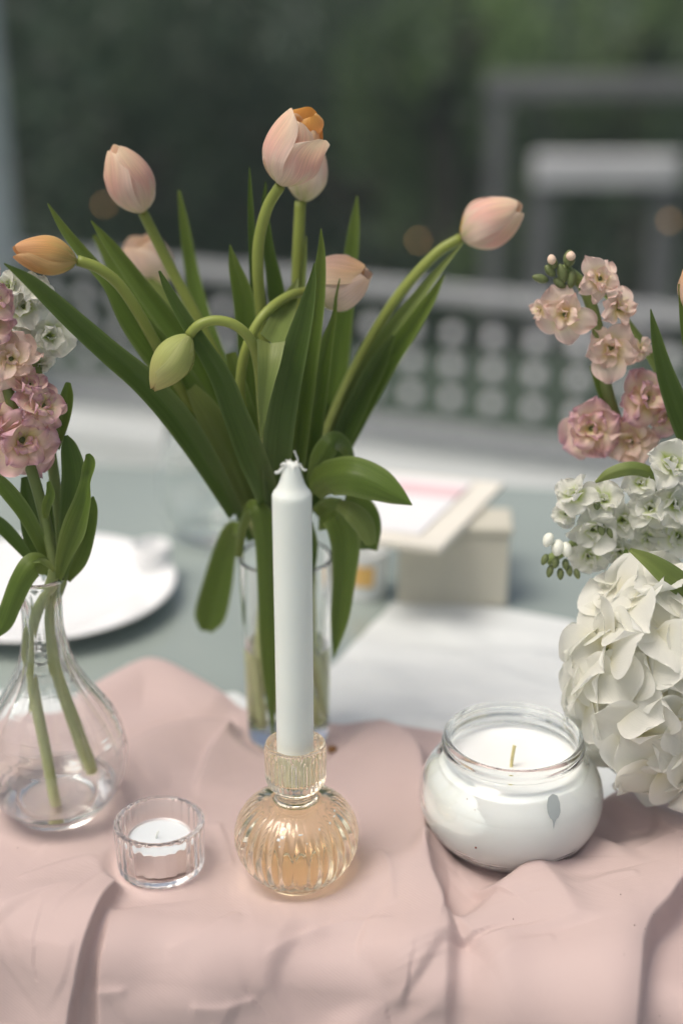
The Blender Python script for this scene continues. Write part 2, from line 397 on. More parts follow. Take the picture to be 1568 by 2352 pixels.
tree(1.25, 8.8, -.3, 1.3, 1.7, 1, 1, 'mid green tree behind the pink tulip that leans right')
tree(2.6, 8.7, .5, 1.6, 2.3, 1, 2, 'grey-green tree behind the tall grey frame')
tree(1.75, 8.0, .75, .62, .7, 2, 2, 'light green crown between the tall grey frame and the top right corner')
tree(-1.05, 7.3, .15, .5, .75, 1, 1, 'mid green crown left of the tallest tulip')
tree(1.75, 5.4, 1.35, .62, .55, 2, 1, 'olive green branchy crown in the top right corner')
tree(-3.2, 9.5, 1.0, 1.8, 2.6, 1, 0, 'mid green tree beyond the left column')
tree(-1.2, 11.5, 1.6, 2.2, 2.8, 0, 2, 'tall dark tree highest on the slope at left')
tree(1.6, 12.2, 1.6, 2.4, 2.8, 0, 0, 'tall dark tree highest on the slope at right')
tree(4.3, 11.0, 1.4, 2.2, 2.8, 0, 1, 'dark tree at the far right of the slope')

# ---- string of small warm bulbs
em, t_, b_, o_ = mat("lit_bulb"); b_.inputs["Emission Color"].default_value = (1, .52, .16, 1); b_.inputs["Emission Strength"].default_value = 3; b_.inputs["Base Color"].default_value = (1, .8, .5, 1)
cab = simple("cable_rubber", (.03, .03, .03), .6)
bp_ = [at(240, 470, 3.15), at(960, 552, 2.95), at(1536, 507, 2.75)]
sl = thing('string_light', 'thin cable of small warm light bulbs hung in front of the trees', 'string light', bp_[1])
ends = [bp_[0] + Vector((-1.2, .25, .35))] + [q + Vector((0, 0, .035)) for q in bp_] + [bp_[2] + Vector((1.2, -.3, .4))]
add('cable', *tube(catmull([tuple(e) for e in ends], 40), .0012, 6), cab, sl)
for q in bp_:
    add('bulb', *ball(q, .0042, 12, 8, 1.3), em, sl)
    add('socket', *tube([q + Vector((0, 0, .005)), q + Vector((0, 0, .035))], .0035, 8), cab, sl)

# ---- haze volume added round the scene, tinted green, to lift the dark trees
hb = box((0, 8, 1.3), (64, 44, 9.4))
hz = bpy.data.materials.new("haze"); hz.use_nodes = True; hn = hz.node_tree.nodes
hn.remove(hn["Principled BSDF"]); pv = hn.new("ShaderNodeVolumePrincipled"); pv.inputs["Density"].default_value = .0075
pv.inputs["Color"].default_value = (.76, .97, .90, 1); hz.node_tree.links.new(pv.outputs[0], hn["Material Output"].inputs["Volume"])
ho_ = add('haze', *hb, hz, smooth=False, loc=(0, 8, 1.3)); ho_['kind'] = 'stuff'

# ================================================================== TABLE
TA = R(-9); TC = Vector((-.024, -.045, TZ))
ta = Vector((math.cos(TA), math.sin(TA), 0)); tb = Vector((-math.sin(TA), math.cos(TA), 0))
def tp(a, b, z=0): return TC + ta * a + tb * b + Vector((0, 0, z))
def t2(p): d = Vector(p) - TC; return d.dot(ta), d.dot(tb)
tab = thing('table', 'glossy grey-green table carrying the vases and cloths', 'table', tp(0, .34, -TZ))
tm = simple("glossy_grey_lacquer", (.31, .36, .335), .14, .05, 5)
add('tabletop', *box(tp(0, .35, -.0125), (1.7, .70, .025), TA, .004), tm, tab, smooth=False)
wm = simple("white_table_frame", (.7, .72, .7), .5, .04, 6)
add('apron', *box(tp(0, .35, -.055), (1.56, .58, .06), TA, .003), wm, tab, smooth=False)
for a in (-.76, .76):
    for b in (.07, .63):
        add('leg', *box(tp(a, b, -.0253 - (TZ - .0253) / 2), (.05, .05, TZ - .0253), TA, .004), wm, tab, smooth=False)

# ---- pink cloth
RC = .019                                       # roll radius at the table's front edge
def sheet(a, s, h=0):
    """cloth coordinate (a along the edge, s back from the edge; negative hangs) -> world, raised h along the normal"""
    if s >= 0: return tp(a, s, h)
    th = -s / RC
    if th < 1.35: return tp(a, -(RC + h) * math.sin(th), -RC + (RC + h) * math.cos(th))
    ex = -s - 1.35 * RC; c, n_ = math.cos(1.35), math.sin(1.35)
    return tp(a, -(RC + h) * n_ - ex * c, -RC + (RC + h) * c - ex * n_)
GA = np.linspace(-.42, .36, 157); GS = np.linspace(-.20, .45, 131)
grid = [(a, s) for s in GS for a in GA]
GP = []
for a, s in grid:
    d = sheet(a, s) - CAM; z = d.dot(FWD)
    upv = Vector((0, math.sin(PITCH), math.cos(PITCH)))
    GP.append((784 + d.x / z * FP, 1176 - d.dot(upv) / z * FP))
GP = np.array(GP); grid = np.array(grid)
def cp_(u, v):
    i = np.argmin((GP[:, 0] - u) ** 2 + (GP[:, 1] - v) ** 2); return grid[i]
NA, NS = 720, 540
back_px = [(-260, 1640), (0, 1650), (140, 1640), (250, 1592), (350, 1568), (450, 1600), (560, 1645), (680, 1665), (780, 1678), (850, 1668), (930, 1684), (1020, 1700), (1120, 1760), (1220, 1830), (1340, 1890), (1400, 1868), (1480, 1862), (1568, 1838), (1700, 1810)]
bk = np.array([cp_(*p) for p in back_px]); bk = bk[np.argsort(bk[:, 0])]
avals = np.linspace(-.40, .345, NA)
bmax = np.interp(avals, bk[:, 0], bk[:, 1])
kern = np.ones(9) / 9; bmax = np.convolve(np.pad(bmax, 4, mode='edge'), kern, mode='valid')
AA = np.repeat(avals[None, :], NS, 0); tt = np.linspace(0, 1, NS)[:, None]
SS = -.19 + (bmax[None, :] + .19) * tt
HH = np.zeros_like(AA); DA = np.zeros_like(AA); DS = np.zeros_like(AA)
def fold(pts, amp, wl, wr, sharpl=2.0, sharpr=2.0, over=0):
    """pts in picture measure, amp mm (number or one per point), wl/wr mm half widths to the left/right of travel"""
    # over: mm the crest leans out to the left of travel (negative: right), so that it overhangs
    C = np.array([cp_(*p) for p in pts])
    am = np.full(len(pts), amp, float) if np.isscalar(amp) else np.array(amp, float)
    Q = catmull(np.hstack([C, am[:, None]]), 14 * (len(pts) - 1))
    P = np.stack([AA.ravel(), SS.ravel()], 1)
    lo = Q[:, :2].min(0) - .12; hi = Q[:, :2].max(0) + .12
    sel = np.where((P > lo).all(1) & (P < hi).all(1))[0]
    p = P[sel]; best = np.full(len(sel), 1e9); side = np.zeros(len(sel)); NX = np.zeros(len(sel)); NY = np.zeros(len(sel)); A = np.zeros(len(sel)); tt_ = np.zeros(len(sel))
    n = len(Q) - 1
    for i in range(n):
        a, b = Q[i, :2], Q[i + 1, :2]; e = b - a; L2 = (e ** 2).sum() + 1e-12
        t = np.clip(((p - a) @ e) / L2, 0, 1); c = a + t[:, None] * e; d = ((p - c) ** 2).sum(1)
        m = d < best; best[m] = d[m]; r_ = p - c
        side[m] = (e[0] * r_[:, 1] - e[1] * r_[:, 0])[m]; A[m] = (Q[i, 2] + t * (Q[i + 1, 2] - Q[i, 2]))[m]; tt_[m] = ((i + t) / n)[m]; l_ = math.sqrt(L2); NX[m] = -e[1] / l_; NY[m] = e[0] / l_
    d = np.sqrt(best) * 1000
    h = np.where(side > 0, np.exp(-(d / wl) ** sharpl), np.exp(-(d / wr) ** sharpr)) * A
    tp_ = np.clip(tt_ / .13, 0, 1) * np.clip((1 - tt_) / .13, 0, 1); tp_ = tp_ * tp_ * (3 - 2 * tp_)
    HH.ravel()[sel] += h * tp_ * 1e-3
    if over:
        q = np.where(side > 0, np.exp(-(d / wl) ** sharpl), np.exp(-(d / wr) ** sharpr)) * np.clip(A / max(am), 0, 1) * tp_ * over * 1e-3
        DA.ravel()[sel] += NX * q; DS.ravel()[sel] += NY * q
# back edge heaped up
fold([(140, 1650), (250, 1602), (350, 1578), (450, 1608), (560, 1655)], [4, 11, 17, 12, 3], 14, 24)
fold([(150, 1762), (310, 1715), (430, 1684), (560, 1676)], [-4, -7, -8, -6], 11, 9)
fold([(180, 1800), (300, 1752), (420, 1712), (510, 1700), (570, 1712)], [3, 10, 13, 11, 3], 7, 22, 1.6, 1.8, over=4)
fold([(462, 1860), (500, 1775), (540, 1725), (562, 1690)], [2, 9, 9, 2], 5, 26, 1.6, 1.8, over=4)
fold([(-40, 1860), (60, 1826), (140, 1802)], [-6, -7, -2], 9, 12)
fold([(-60, 1800), (40, 1778), (125, 1752)], [9, 9, 2], 12, 10)
fold([(330, 1800), (420, 1790), (480, 1830)], [1, 3, 1], 16, 16)
# great fold between the amber holder and the jar
fold([(790, 1690), (860, 1712), (915, 1768), (945, 1850), (950, 1940), (956, 2030), (985, 2130), (1005, 2240), (1012, 2600)], [6, 13, 18, 20, 19, 16, 13, 11, 10], 9, 36, 1.7, 1.8, over=7)
fold([(785, 1760), (850, 1830), (868, 1930), (872, 2040)], [-2, -4, -5, -2], 20, 18)
# folds in front of the jar
fold([(968, 2060), (984, 2000), (1035, 1968), (1095, 1986), (1150, 2012)], [3, 12, 15, 11, 3], 9, 16, 1.8, 1.9, over=2)
fold([(1120, 2018), (1180, 1999), (1240, 1990), (1320, 1982), (1400, 1975)], [3, 11, 10, 8, 3], 6, 20, 1.6, 1.8, over=2)
fold([(1200, 2006), (1188, 2060), (1130, 2112), (1075, 2148), (1025, 2168)], [8, 11, 11, 9, 5], 24, 10, 1.9, 1.7)
fold([(1000, 2090), (1060, 2105), (1115, 2075)], [-5, -7, -5], 18, 16)
fold([(1205, 2030), (1260, 2110), (1300, 2200)], [3, 7, 3], 9, 26, 1.6, 2)
fold([(1030, 2180), (1046, 2260), (1040, 2600)], [-5, -9, -10], 14, 20)
fold([(1120, 2180), (1130, 2260), (1120, 2600)], [3, 5, 5], 18, 22)
# right of the jar
fold([(1385, 1900), (1430, 1880), (1500, 1876), (1600, 1843)], [10, 14, 11, 13], 10, 28)
fold([(1330, 1965), (1400, 1940), (1480, 1945)], [-5, -8, -4], 14, 12)
fold([(1640, 1930), (1580, 2020), (1500, 2120), (1440, 2215), (1385, 2600)], [17, 22, 21, 18, 15], 7, 46, 1.6, 1.7, over=9)
fold([(1640, 2150), (1540, 2220), (1480, 2600)], [-8, -9, -8], 24, 18)
fold([(1560, 2600), (1600, 2260)], [6, 6], 16, 16)
fold([(1330, 2060), (1370, 2160), (1310, 2600)], [1, 4, 5], 20, 34)
# left front corner folds
fold([(345, 2036), (262, 2062), (203, 2120), (168, 2210), (140, 2330), (130, 2600)], [3, 10, 15, 16, 16, 16], 6, 28, 1.6, 1.7, over=7)
fold([(262, 2100), (256, 2150), (252, 2240), (252, 2600)], [1, 6, 8, 8], 26, 5, 1.8, 1.6, over=-1)
fold([(0, 2120), (90, 2088), (150, 2105)], [2, 4, 1], 20, 26)
fold([(20, 2240), (90, 2200), (140, 2230)], [1, 3, 1], 14, 20)
fold([(420, 2600), (500, 2230), (640, 2180), (760, 2170)], [5, 5, 3, 1], 22, 30)
fold([(640, 2310), (760, 2250), (870, 2265), (960, 2330)], [-4, -6, -5, -3], 18, 22)
fold([(720, 2600), (830, 2310), (940, 2300)], [4, 5, 2], 14, 18)
fold([(540, 2125), (700, 2088), (860, 2095)], [1, 2.5, 1], 14, 22)
fold([(80, 1960), (200, 1990), (300, 2030)], [1, 2, 1], 12, 20)
fold([(640, 2180), (760, 2230), (870, 2290), (960, 2400)], [-3, -6, -7, -5], 14, 20)
fold([(800, 2170), (900, 2200), (960, 2260)], [2, 5, 3], 18, 14)
fold([(840, 2060), (890, 2160), (930, 2300)], [-1, -3, -3], 22, 24)
fold([(20, 2090), (60, 2200), (50, 2400)], [-3, -6, -6], 18, 22)
fold([(300, 2330), (420, 2290), (560, 2330)], [2, 4, 2], 14, 14)
# narrow pressed creases
for pts in [[(150, 2310), (230, 2262), (310, 2250)], [(380, 2190), (470, 2150), (560, 2118)], [(600, 2205), (700, 2160), (790, 2140), (900, 2150)], [(1100, 2245), (1180, 2215), (1260, 2200)], [(40, 2045), (140, 2010), (240, 1992)], [(500, 1895), (525, 1950), (535, 2010)], [(855, 1990), (885, 2060), (895, 2120)], [(1290, 2110), (1360, 2080), (1430, 2066)], [(40, 2160), (110, 2150), (165, 2165)], [(450, 2290), (520, 2300), (600, 2285)], [(330, 1950), (400, 2090)], [(1440, 2010), (1510, 1985), (1560, 1980)]]:
    fold(pts, 1.1, 2.2, 5, 1.6, 1.6)
# soft random unevenness and pressed creases
XX = np.array([[noise.noise((a * 11, s * 11, 3.1)) * 1.6 + noise.noise((a * 27, s * 34, 8.7)) * .55 + noise.noise((a * 80 + s * 40, s * 60, 1.7)) * .10 + .55 * max(0, 1 - 9 * abs(noise.noise((a * 15 + s * 9, s * 17 - a * 6, 4.4)))) ** 1.5 * max(0, noise.noise((a * 7, s * 7, 9.1)) + .25) for a in avals[::2]] for s in np.linspace(-.19, .40, 260)])
ai = (NA - 1) / (len(avals[::4]) - 1) if False else 4.0
ia = np.clip(np.arange(NA) / 2.0, 0, XX.shape[1] - 1.001); i0 = ia.astype(int); fa = ia - i0
js = np.clip((SS + .19) / .59 * 259, 0, 258.99); j0 = js.astype(int); fj = js - j0
XI = XX[:, i0] * (1 - fa) + XX[:, np.minimum(i0 + 1, XX.shape[1] - 1)] * fa
cols = np.arange(NA)[None, :]
HH += (XI[j0, cols] * (1 - fj) + XI[j0 + 1, cols] * fj) * 1e-3
# pressed flat under what stands on it
SEATS = {'holder': (-.0245, .0058, .021), 'tealight': (-.1003, .014, .0245), 'jar': (.0955, .038, .034), 'carafe': None, 'tulips': None}
pc = on(135, 1856, TZ + .004); SEATS['carafe'] = (pc.x, .072, .030)
SEATS['tulips'] = (-.0345, .157, .027)
CL = .0045
HH = np.where(HH < 0, -.0036 * np.tanh(-HH / .0036), HH)
for (x, y, r) in SEATS.values():
    a, s = t2((x, y, TZ)); d = np.hypot(AA - a, SS - s)
    m = np.clip((d - r) / .012, 0, 1); m = m * m * (3 - 2 * m); HH *= m; DA *= m; DS *= m
HH += CL
V = [sheet(a, s, h) for a, s, h in zip((AA + DA).ravel(), (SS + DS).ravel(), HH.ravel())]
F = [(j * NA + i, j * NA + i + 1, (j + 1) * NA + i + 1, (j + 1) * NA + i) for j in range(NS - 1) for i in range(NA - 1)]
m, t, b, o = mat("dusty_pink_satin_cloth"); N = t.nodes; L = t.links
tc = N.new("ShaderNodeTexCoord"); nz = N.new("ShaderNodeTexNoise"); nz.inputs["Scale"].default_value = 9; nz.inputs["Detail"].default_value = 6
L.new(tc.outputs["Object"], nz.inputs["Vector"]); r = N.new("ShaderNodeValToRGB")
r.color_ramp.elements[0].position = .3; r.color_ramp.elements[1].position = .7
r.color_ramp.elements[0].color = (.590, .455, .432, 1); r.color_ramp.elements[1].color = (.622, .488, .464, 1)
L.new(nz.outputs["Fac"], r.inputs[0]); L.new(r.outputs[0], b.inputs["Base Color"]); b.inputs["Roughness"].default_value = .62
b.inputs["Sheen Weight"].default_value = .12; b.inputs["Specular IOR Level"].default_value = .3
wv = N.new("ShaderNodeTexWave"); wv.inputs["Scale"].default_value = 260; wv.inputs["Distortion"].default_value = 1.5; wv.bands_direction = 'DIAGONAL'
L.new(tc.outputs["Object"], wv.inputs["Vector"]); bp = N.new("ShaderNodeBump"); bp.inputs["Strength"].default_value = .09; bp.inputs["Distance"].default_value = .0003
n3 = N.new("ShaderNodeTexNoise"); n3.inputs["Scale"].default_value = 500; L.new(tc.outputs["Object"], n3.inputs["Vector"])
sm = N.new("ShaderNodeMath"); L.new(wv.outputs["Fac"], sm.inputs[0]); L.new(n3.outputs["Fac"], sm.inputs[1]); L.new(sm.outputs[0], bp.inputs["Height"])
n4 = N.new("ShaderNodeTexNoise"); n4.inputs["Scale"].default_value = 34; n4.inputs["Detail"].default_value = 5; n4.inputs["Distortion"].default_value = 1.2; L.new(tc.outputs["Object"], n4.inputs["Vector"])
b2 = N.new("ShaderNodeBump"); b2.inputs["Strength"].default_value = .22; b2.inputs["Distance"].default_value = .0025
L.new(n4.outputs["Fac"], b2.inputs["Height"]); L.new(bp.outputs[0], b2.inputs["Normal"]); L.new(b2.outputs[0], b.inputs["Normal"])
tr = N.new("ShaderNodeBsdfTranslucent"); L.new(r.outputs[0], tr.inputs[0]); ms = N.new("ShaderNodeMixShader"); ms.inputs[0].default_value = .14
L.new(b.outputs[0], ms.inputs[1]); L.new(tr.outputs[0], ms.inputs[2]); L.new(ms.outputs[0], o.inputs["Surface"])
tag(add('pink_cloth', V, F, m, loc=tuple(tp(0, .1))), 'dusty pink cloth lying in folds on the table and hanging over its front', 'tablecloth')
ZC = TZ + CL + .0003                            # cloth surface under the objects

# ---- white cloth behind the pink one
wb_px = [(150, 1600), (258, 1560), (300, 1520), (345, 1575), (450, 1600), (545, 1592), (600, 1640), (650, 1640), (690, 1480), (735, 1402), (900, 1388), (1010, 1392), (1150, 1398), (1300, 1425), (1420, 1470), (1600, 1560), (1750, 1600)]
wk = np.array([cp_(*p) for p in wb_px]); wk = wk[np.argsort(wk[:, 0])]
na, ns = 200, 90; V = []; F = []
for j in range(ns):
    for i in range(na):
        a = -.36 + .72 * i / (na - 1); bm = float(np.interp(a, wk[:, 0], wk[:, 1])); lo = -.0 + .10
        bm = max(bm, lo + .02); s = lo + (bm - lo) * j / (ns - 1)
        e = j / (ns - 1); amp = min(1, max(0, (s - .19) / .05)) if a > -.04 else .25
        h = .0012 + amp * (.007 * max(0, noise.noise((a * 9, s * 26, 5)) + .15) + .0045 * max(0, noise.noise((a * 22 + s * 12, s * 45, 2))))
        if e > .96: h *= .6
        V.append(tp(a, s, h)); 
for j in range(ns - 1):
    for i in range(na - 1):
        q = j * na + i; F.append((q, q + 1, q + na + 1, q + na))
tag(add('white_cloth', V, F, simple("white_linen", (.72, .75, .745), .75, .03, 30, .2, 500), loc=tuple(tp(0, .2))), 'rumpled white cloth showing behind the pink cloth beside the jar candle', 'tablecloth')

# ---- things at the back of the table (all far out of focus)
pl = on(105, 1385, TZ); 
prof = [(0, 3), (50, 3), (54, .5), (60, .5), (62, 4), (80, 9), (101, 16), (103, 17.5), (100, 18), (79, 12), (60, 7), (0, 6.5)]
white_gloss = simple("white_glazed_china", (.86, .87, .87), .12, .02, 20)
tag(add('plate', *lathe(dense(prof, 3), 72, pl.x, pl.y, TZ + .0002), white_gloss, loc=(pl.x, pl.y, TZ)), 'round white china plate on the table behind the carafe of stocks', 'plate')
sp_ = on(352, 1335, TZ)
tag(add('egg_cup', *lathe(dense([(0, .3), (10, .3), (11, 1), (6, 5), (6, 8), (14, 15), (17, 24), (16, 32), (14.6, 32), (15, 24), (11, 16), (0, 13)], 3), 40, sp_.x, sp_.y, TZ), white_gloss, loc=tuple(sp_)), 'tiny white china cup at the right edge of the plate', 'cup')
gp_ = on(470, 1275, TZ)
prof = [(0, .3), (17, .3), (24, 3), (36, 17), (41.5, 38), (41, 62), (36.5, 88), (33, 104), (32.4, 105), (31.0, 104), (33.6, 88), (38, 62), (38.6, 38), (33.5, 18), (22, 8), (0, 6)]
tag(add('stemless_glass', *lathe(dense(prof, 4), 64, gp_.x, gp_.y + .04, TZ), M['moulded'], loc=(gp_.x, gp_.y + .04, TZ)), 'empty round stemless wine glass left of the tulip vase', 'glass')
card = simple("beige_cardboard", (.58, .56, .47), .8, .06, 20, .1, 200); cream = simple("cream_paper", (.80, .77, .68), .7, .03, 20)
bxp = on(1042, 1395, TZ); bxc = Vector((bxp.x, bxp.y + .022, TZ))
bx = thing('gift_box', 'small beige cardboard box behind the white cloth', 'box', bxc)
BR = R(-4)
add('box_body', *box((bxc.x, bxc.y, TZ + .0305), (.086, .040, .0605), BR, .002), card, bx, smooth=False)
add('box_lid', *box((bxc.x, bxc.y, TZ + .0645), (.090, .044, .007), BR, .002), card, bx, smooth=False)
# folder lying on the box, overhanging towards the tulips
zf = TZ + .0685
q = [on(835, 1248, zf + .001), on(1010, 1272, zf - .0), on(1158, 1090, zf + .012), on(862, 1062, zf + .012)]
ctr = (q[0] + q[1] + q[2] + q[3]) / 4
fo = thing('paper_folder', 'white folder with cream edges and a faint pink stripe, lying on the beige box', 'folder', ctr)
def slab(q, z0, th): 
    V = [Vector((p.x, p.y, z0)) for p in q] + [Vector((p.x, p.y, z0 + th)) for p in q]
    return V, [(3, 2, 1, 0), (4, 5, 6, 7), (0, 1, 5, 4), (1, 2, 6, 5), (2, 3, 7, 6), (3, 0, 4, 7)]
add('cover', *slab(q, zf - .0003, .005), cream, fo, smooth=False)
qi = [ctr + (p - ctr) * .80 + Vector((-.012, .006, 0)) for p in q]
add('page', *slab(qi, zf + .005, .002), simple("white_paper", (.86, .86, .87), .6, .01, 20), fo, smooth=False)
e0 = qi[3] + (qi[0] - qi[3]) * .12; e1 = qi[2] + (qi[1] - qi[2]) * .12; e2 = qi[2] + (qi[1] - qi[2]) * .34; e3 = qi[3] + (qi[0] - qi[3]) * .34
add('pink_stripe', *slab([e3, e2, e1, e0], zf + .0073, .0004), simple("pink_print", (.80, .60, .62), .6, .03, 20), fo, smooth=False)
tpp = on(842, 1392, TZ)
tu = thing('paper_tub', 'small white tub with an orange front label beside the beige box', 'tub', tpp)
add('tub_body', *lathe([(0, .3), (13, .3), (14, 1), (17, 38), (17.5, 40), (16.5, 40), (13, 4), (0, 3)], 40, tpp.x, tpp.y + .02, TZ), simple("white_paperboard", (.8, .82, .82), .6), tu)
lv = [];  # orange label hugging the tub
for i in range(9):
    th = -PI / 2 - .75 + 1.1 * i / 8
    for h, r_ in ((.014, .0158), (.032, .0174)): lv.append((tpp.x + r_ * math.cos(th), tpp.y + .02 + r_ * math.sin(th), TZ + h))
add('tub_label', lv, [(2 * i, 2 * i + 2, 2 * i + 3, 2 * i + 1) for i in range(8)], simple("orange_print", (.80, .50, .16), .6), tu)

# ================================================================== GLASS AND CANDLES
# ---- amber candle holder
HX, HY, _ = SEATS['holder']
out = [(0, .8), (15, .8), (17.5, 0), (19.3, 0), (20.4, 1.2), (25.5, 6.5), (30.8, 14.5), (33.4, 24), (32.4, 33), (28.4, 41), (22.5, 46.5), (16.8, 49), (13, 49.6)]
out = dense(out, 4)[:-1] + dense([(13, 49.6), (11.3, 50.6), (10.7, 52.6), (11.0, 55.2), (13, 56.8), (15, 59.2), (15.9, 63), (16.2, 70), (16.4, 81)], 4) + [(16.0, 82.8), (15, 83.3), (12.2, 82.6), (11.2, 81.5), (10.9, 80), (10.7, 63), (9.7, 62), (0, 62)]
def rib1(r, h):
    if 2 < h < 48.5 and r > 17: return (1.15 * min(1, (h - 2) / 8) * min(1, (48.5 - h) / 6), 34)
    if 57.5 < h < 82: return (.8 * min(1, (h - 57.5) / 3) * min(1, (82 - h) / 3), 34)
    return (0, 34)
cav = dense([(0, 3.5), (14, 3.5), (19, 6), (26, 13.5), (29.3, 24), (28.6, 31.5), (24.5, 38.5), (18, 43), (10, 45), (0, 45.5)], 4)
ho = thing('candle_holder', 'ribbed amber glass bubble candle holder under the tall white candle', 'candle holder', (HX, HY, ZC))
ov, of = lathe(out, 272, HX, HY, ZC, rib1); cv, cf = lathe(list(reversed(cav)), 96, HX, HY, ZC)
add('glass_body', *merge((ov, of), (cv, cf)), M['amber'], ho)
chips = []
r_ = random.Random(3)
def chip(u, v, w_, h_):
    # wax splashes lie on the front of the globe, found by marching along the sight line
    d = ray(u, v).normalized(); p = CAM + d * .6
    for _ in range(900):
        p = p + d * .0004; rr = math.hypot(p.x - HX, p.y - HY) * 1000; h = (p.z - ZC) * 1000
        if 2 < h < 49 and rr < np.interp(h, [c[1] for c in out[:50]], [c[0] for c in out[:50]]) + .6: break
    n_ = Vector((p.x - HX, p.y - HY, (p.z - ZC - .025) * 1.2)).normalized(); a_ = n_.cross(Vector((0, 0, 1))).normalized(); b_ = n_.cross(a_)
    ring = [p + n_ * .0002 + a_ * w_ * r_.uniform(.5, 1.1) * math.cos(k * PI / 4) + b_ * h_ * r_.uniform(.5, 1.1) * math.sin(k * PI / 4) for k in range(8)]
    chips.append(([p + n_ * .0006] + ring, [(0, k + 1, (k + 1) % 8 + 1) for k in range(8)]))
for c in [(648, 1924, .0016, .0013), (640, 1930, .0012, .001), (652, 1905, .0011, .0016), (690, 1918, .0014, .0005), (757, 1890, .0009, .0009), (768, 1862, .0012, .0007), (767, 1875, .001, .0006), (642, 1945, .0005, .0006), (705, 1938, .0006, .0004), (733, 1905, .0006, .001)]: chip(*c)
co = add('wax_splash', *merge(*chips), simple("white_wax_chip", (.8, .82, .8), .6), ho); co['kind'] = 'stuff'

# ---- tall white candle standing in it
CZ0 = ZC + .0623; CZ1 = ZC + .2255; cl = (CZ1 - CZ0) * 1000; tipz = (ZC + .2405 - CZ0) * 1000
cprof = [(0, 0), (9.3, 0), (9.8, .6), (9.9, cl - 3), (9.85, cl - 1.2), (9.2, cl + .2), (8.0, cl + 1.6), (6.6, cl + 4.2), (5.2, cl + 8.4), (4.2, cl + 12.5), (3.4, tipz - 1), (2.4, tipz), (0, tipz + .4)]
ca = thing('candle', 'tall unlit white dinner candle with a frayed wick in the amber holder', 'candle', (HX, HY, CZ0))
add('candle_body', *lathe(cprof, 64, HX, HY, CZ0), M['wax'], ca)
st = []; top = Vector((HX, HY, CZ0 + tipz * .001 - .0012))
r_ = random.Random(5)
for k in range(46):
    a = r_.uniform(0, 2 * PI); L_ = r_.uniform(.0016, .0040); up_ = r_.uniform(.1, .9)
    p0 = top + Vector((math.cos(a), math.sin(a), 0)) * r_.uniform(.0, .003); d = Vector((math.cos(a), math.sin(a), up_)).normalized()
    p1 = p0 + d * L_ * .5 + Vector((0, 0, r_.uniform(0, .0008))); p2 = p1 + Vector((d.x + r_.uniform(-.5, .5), d.y + r_.uniform(-.5, .5), r_.uniform(-.6, .3))).normalized() * L_ * .5
    st.append(tube(catmull([p0, p1, p2], 5), [.00026] * 5 + [.00014], 5))
def tuft(pts, rad): st.append(tube(catmull([top + Vector(p) for p in pts], 8), rad, 6))
tuft([(.001, 0, 0), (.0032, -.001, .003), (.0022, -.001, .0062), (.0015, -.001, .008)], .00036)
tuft([(.002, -.001, 0), (.0045, -.002, .0006), (.006, -.003, -.0012), (.0075, -.003, -.001)], .00042)
tuft([(-.002, -.001, 0), (-.0045, -.002, -.0008), (-.006, -.002, -.0025), (-.0078, -.003, -.0026)], .0008)
tuft([(-.001, -.001, .001), (-.0038, -.002, .0016), (-.0052, -.002, .0008)], .0004)
add('wick', *merge(*st), M['wick'], ca)

# ---- tealight cup and tealight
TX, TY, _ = SEATS['tealight']
prof = [(0, .3), (20, .3), (22.4, .3), (23.4, 1.4), (23.8, 4), (24.9, 27.5), (24.6, 29), (23.4, 29.6), (21.6, 29.3), (21.2, 28), (20.7, 5), (19.6, 3.6), (0, 3.4)]
prof = dense(prof[2:6], 3)[:-1]; prof = [(0, .3), (20, .3)] + prof + [(24.9, 27.5), (24.6, 29), (23.4, 29.6), (21.7, 29.3), (21.2, 28), (21, 18), (20.7, 5), (19.6, 3.6), (0, 3.4)]
def rib2(r, h): return (.45 if (r > 22 and 2 < h < 29.5) else .25 if r > 21 else 0, 26)
tag(add('tealight_cup', *lathe(prof, 208, TX, TY, ZC, rib2), M['moulded'], loc=(TX, TY, ZC)), 'small clear fluted glass cup holding a white tealight', 'candle cup')
te = thing('tealight', 'white tealight sitting low in the small fluted glass cup', 'candle', (TX, TY, ZC + .0036))
z0 = ZC + .0037
add('metal_case', *lathe([(0, 0), (16.2, 0), (17.0, .7), (17.2, 14.8), (17.7, 15.2), (17.6, 15.6), (17.0, 15.4), (16.8, 14.8), (16.6, 1.4), (0, 1.0)], 72, TX, TY, z0), M['metal'], te)
add('wax', *lathe([(0, 1.1), (16.4, 1.5), (16.7, 14.7), (15.6, 14.2), (0, 14.0)], 72, TX, TY, z0), M['wax_tea'], te)
add('wick', *tube([(TX - .002, TY, z0 + .0138), (TX - .0016, TY, z0 + .0165), (TX - .0008, TY, z0 + .0185)], .0006, 6), M['wick'], te)

# ---- jar candle
JX, JY, _ = SEATS['jar']
outp = dense([(0, 1.6), (20, 1.6), (27, .2), (31, .3), (34.5, 2), (44, 11), (50, 22), (51.6, 33), (49.5, 44), (43, 53), (38.2, 57.5)], 4)
nk = dense([(38.2, 57.5), (37.2, 59), (37.6, 60.6), (39.4, 61.6), (39.9, 63.6), (39.0, 65.2), (38.6, 66.2), (39.0, 67.6), (38.2, 69), (36.6, 69.2), (35.4, 68), (35.2, 64), (35.0, 59)], 4)
inn = dense([(35.0, 59), (37, 56.5), (41.5, 51.5), (47.6, 43.2), (49.6, 33), (48.0, 22.6), (42.2, 12.4), (33, 5), (25, 3.6), (0, 3.6)], 4)
jar = thing('jar_candle', 'round glass jar filled with white wax, nestled in folds of the pink cloth', 'jar candle', (JX, JY, ZC))
add('glass_jar', *lathe(outp[:-1] + nk[:-1] + inn, 128, JX, JY, ZC), M['green_clear'], jar)
def waxprof(th):
    pass
V = []; F = []; WS = 128
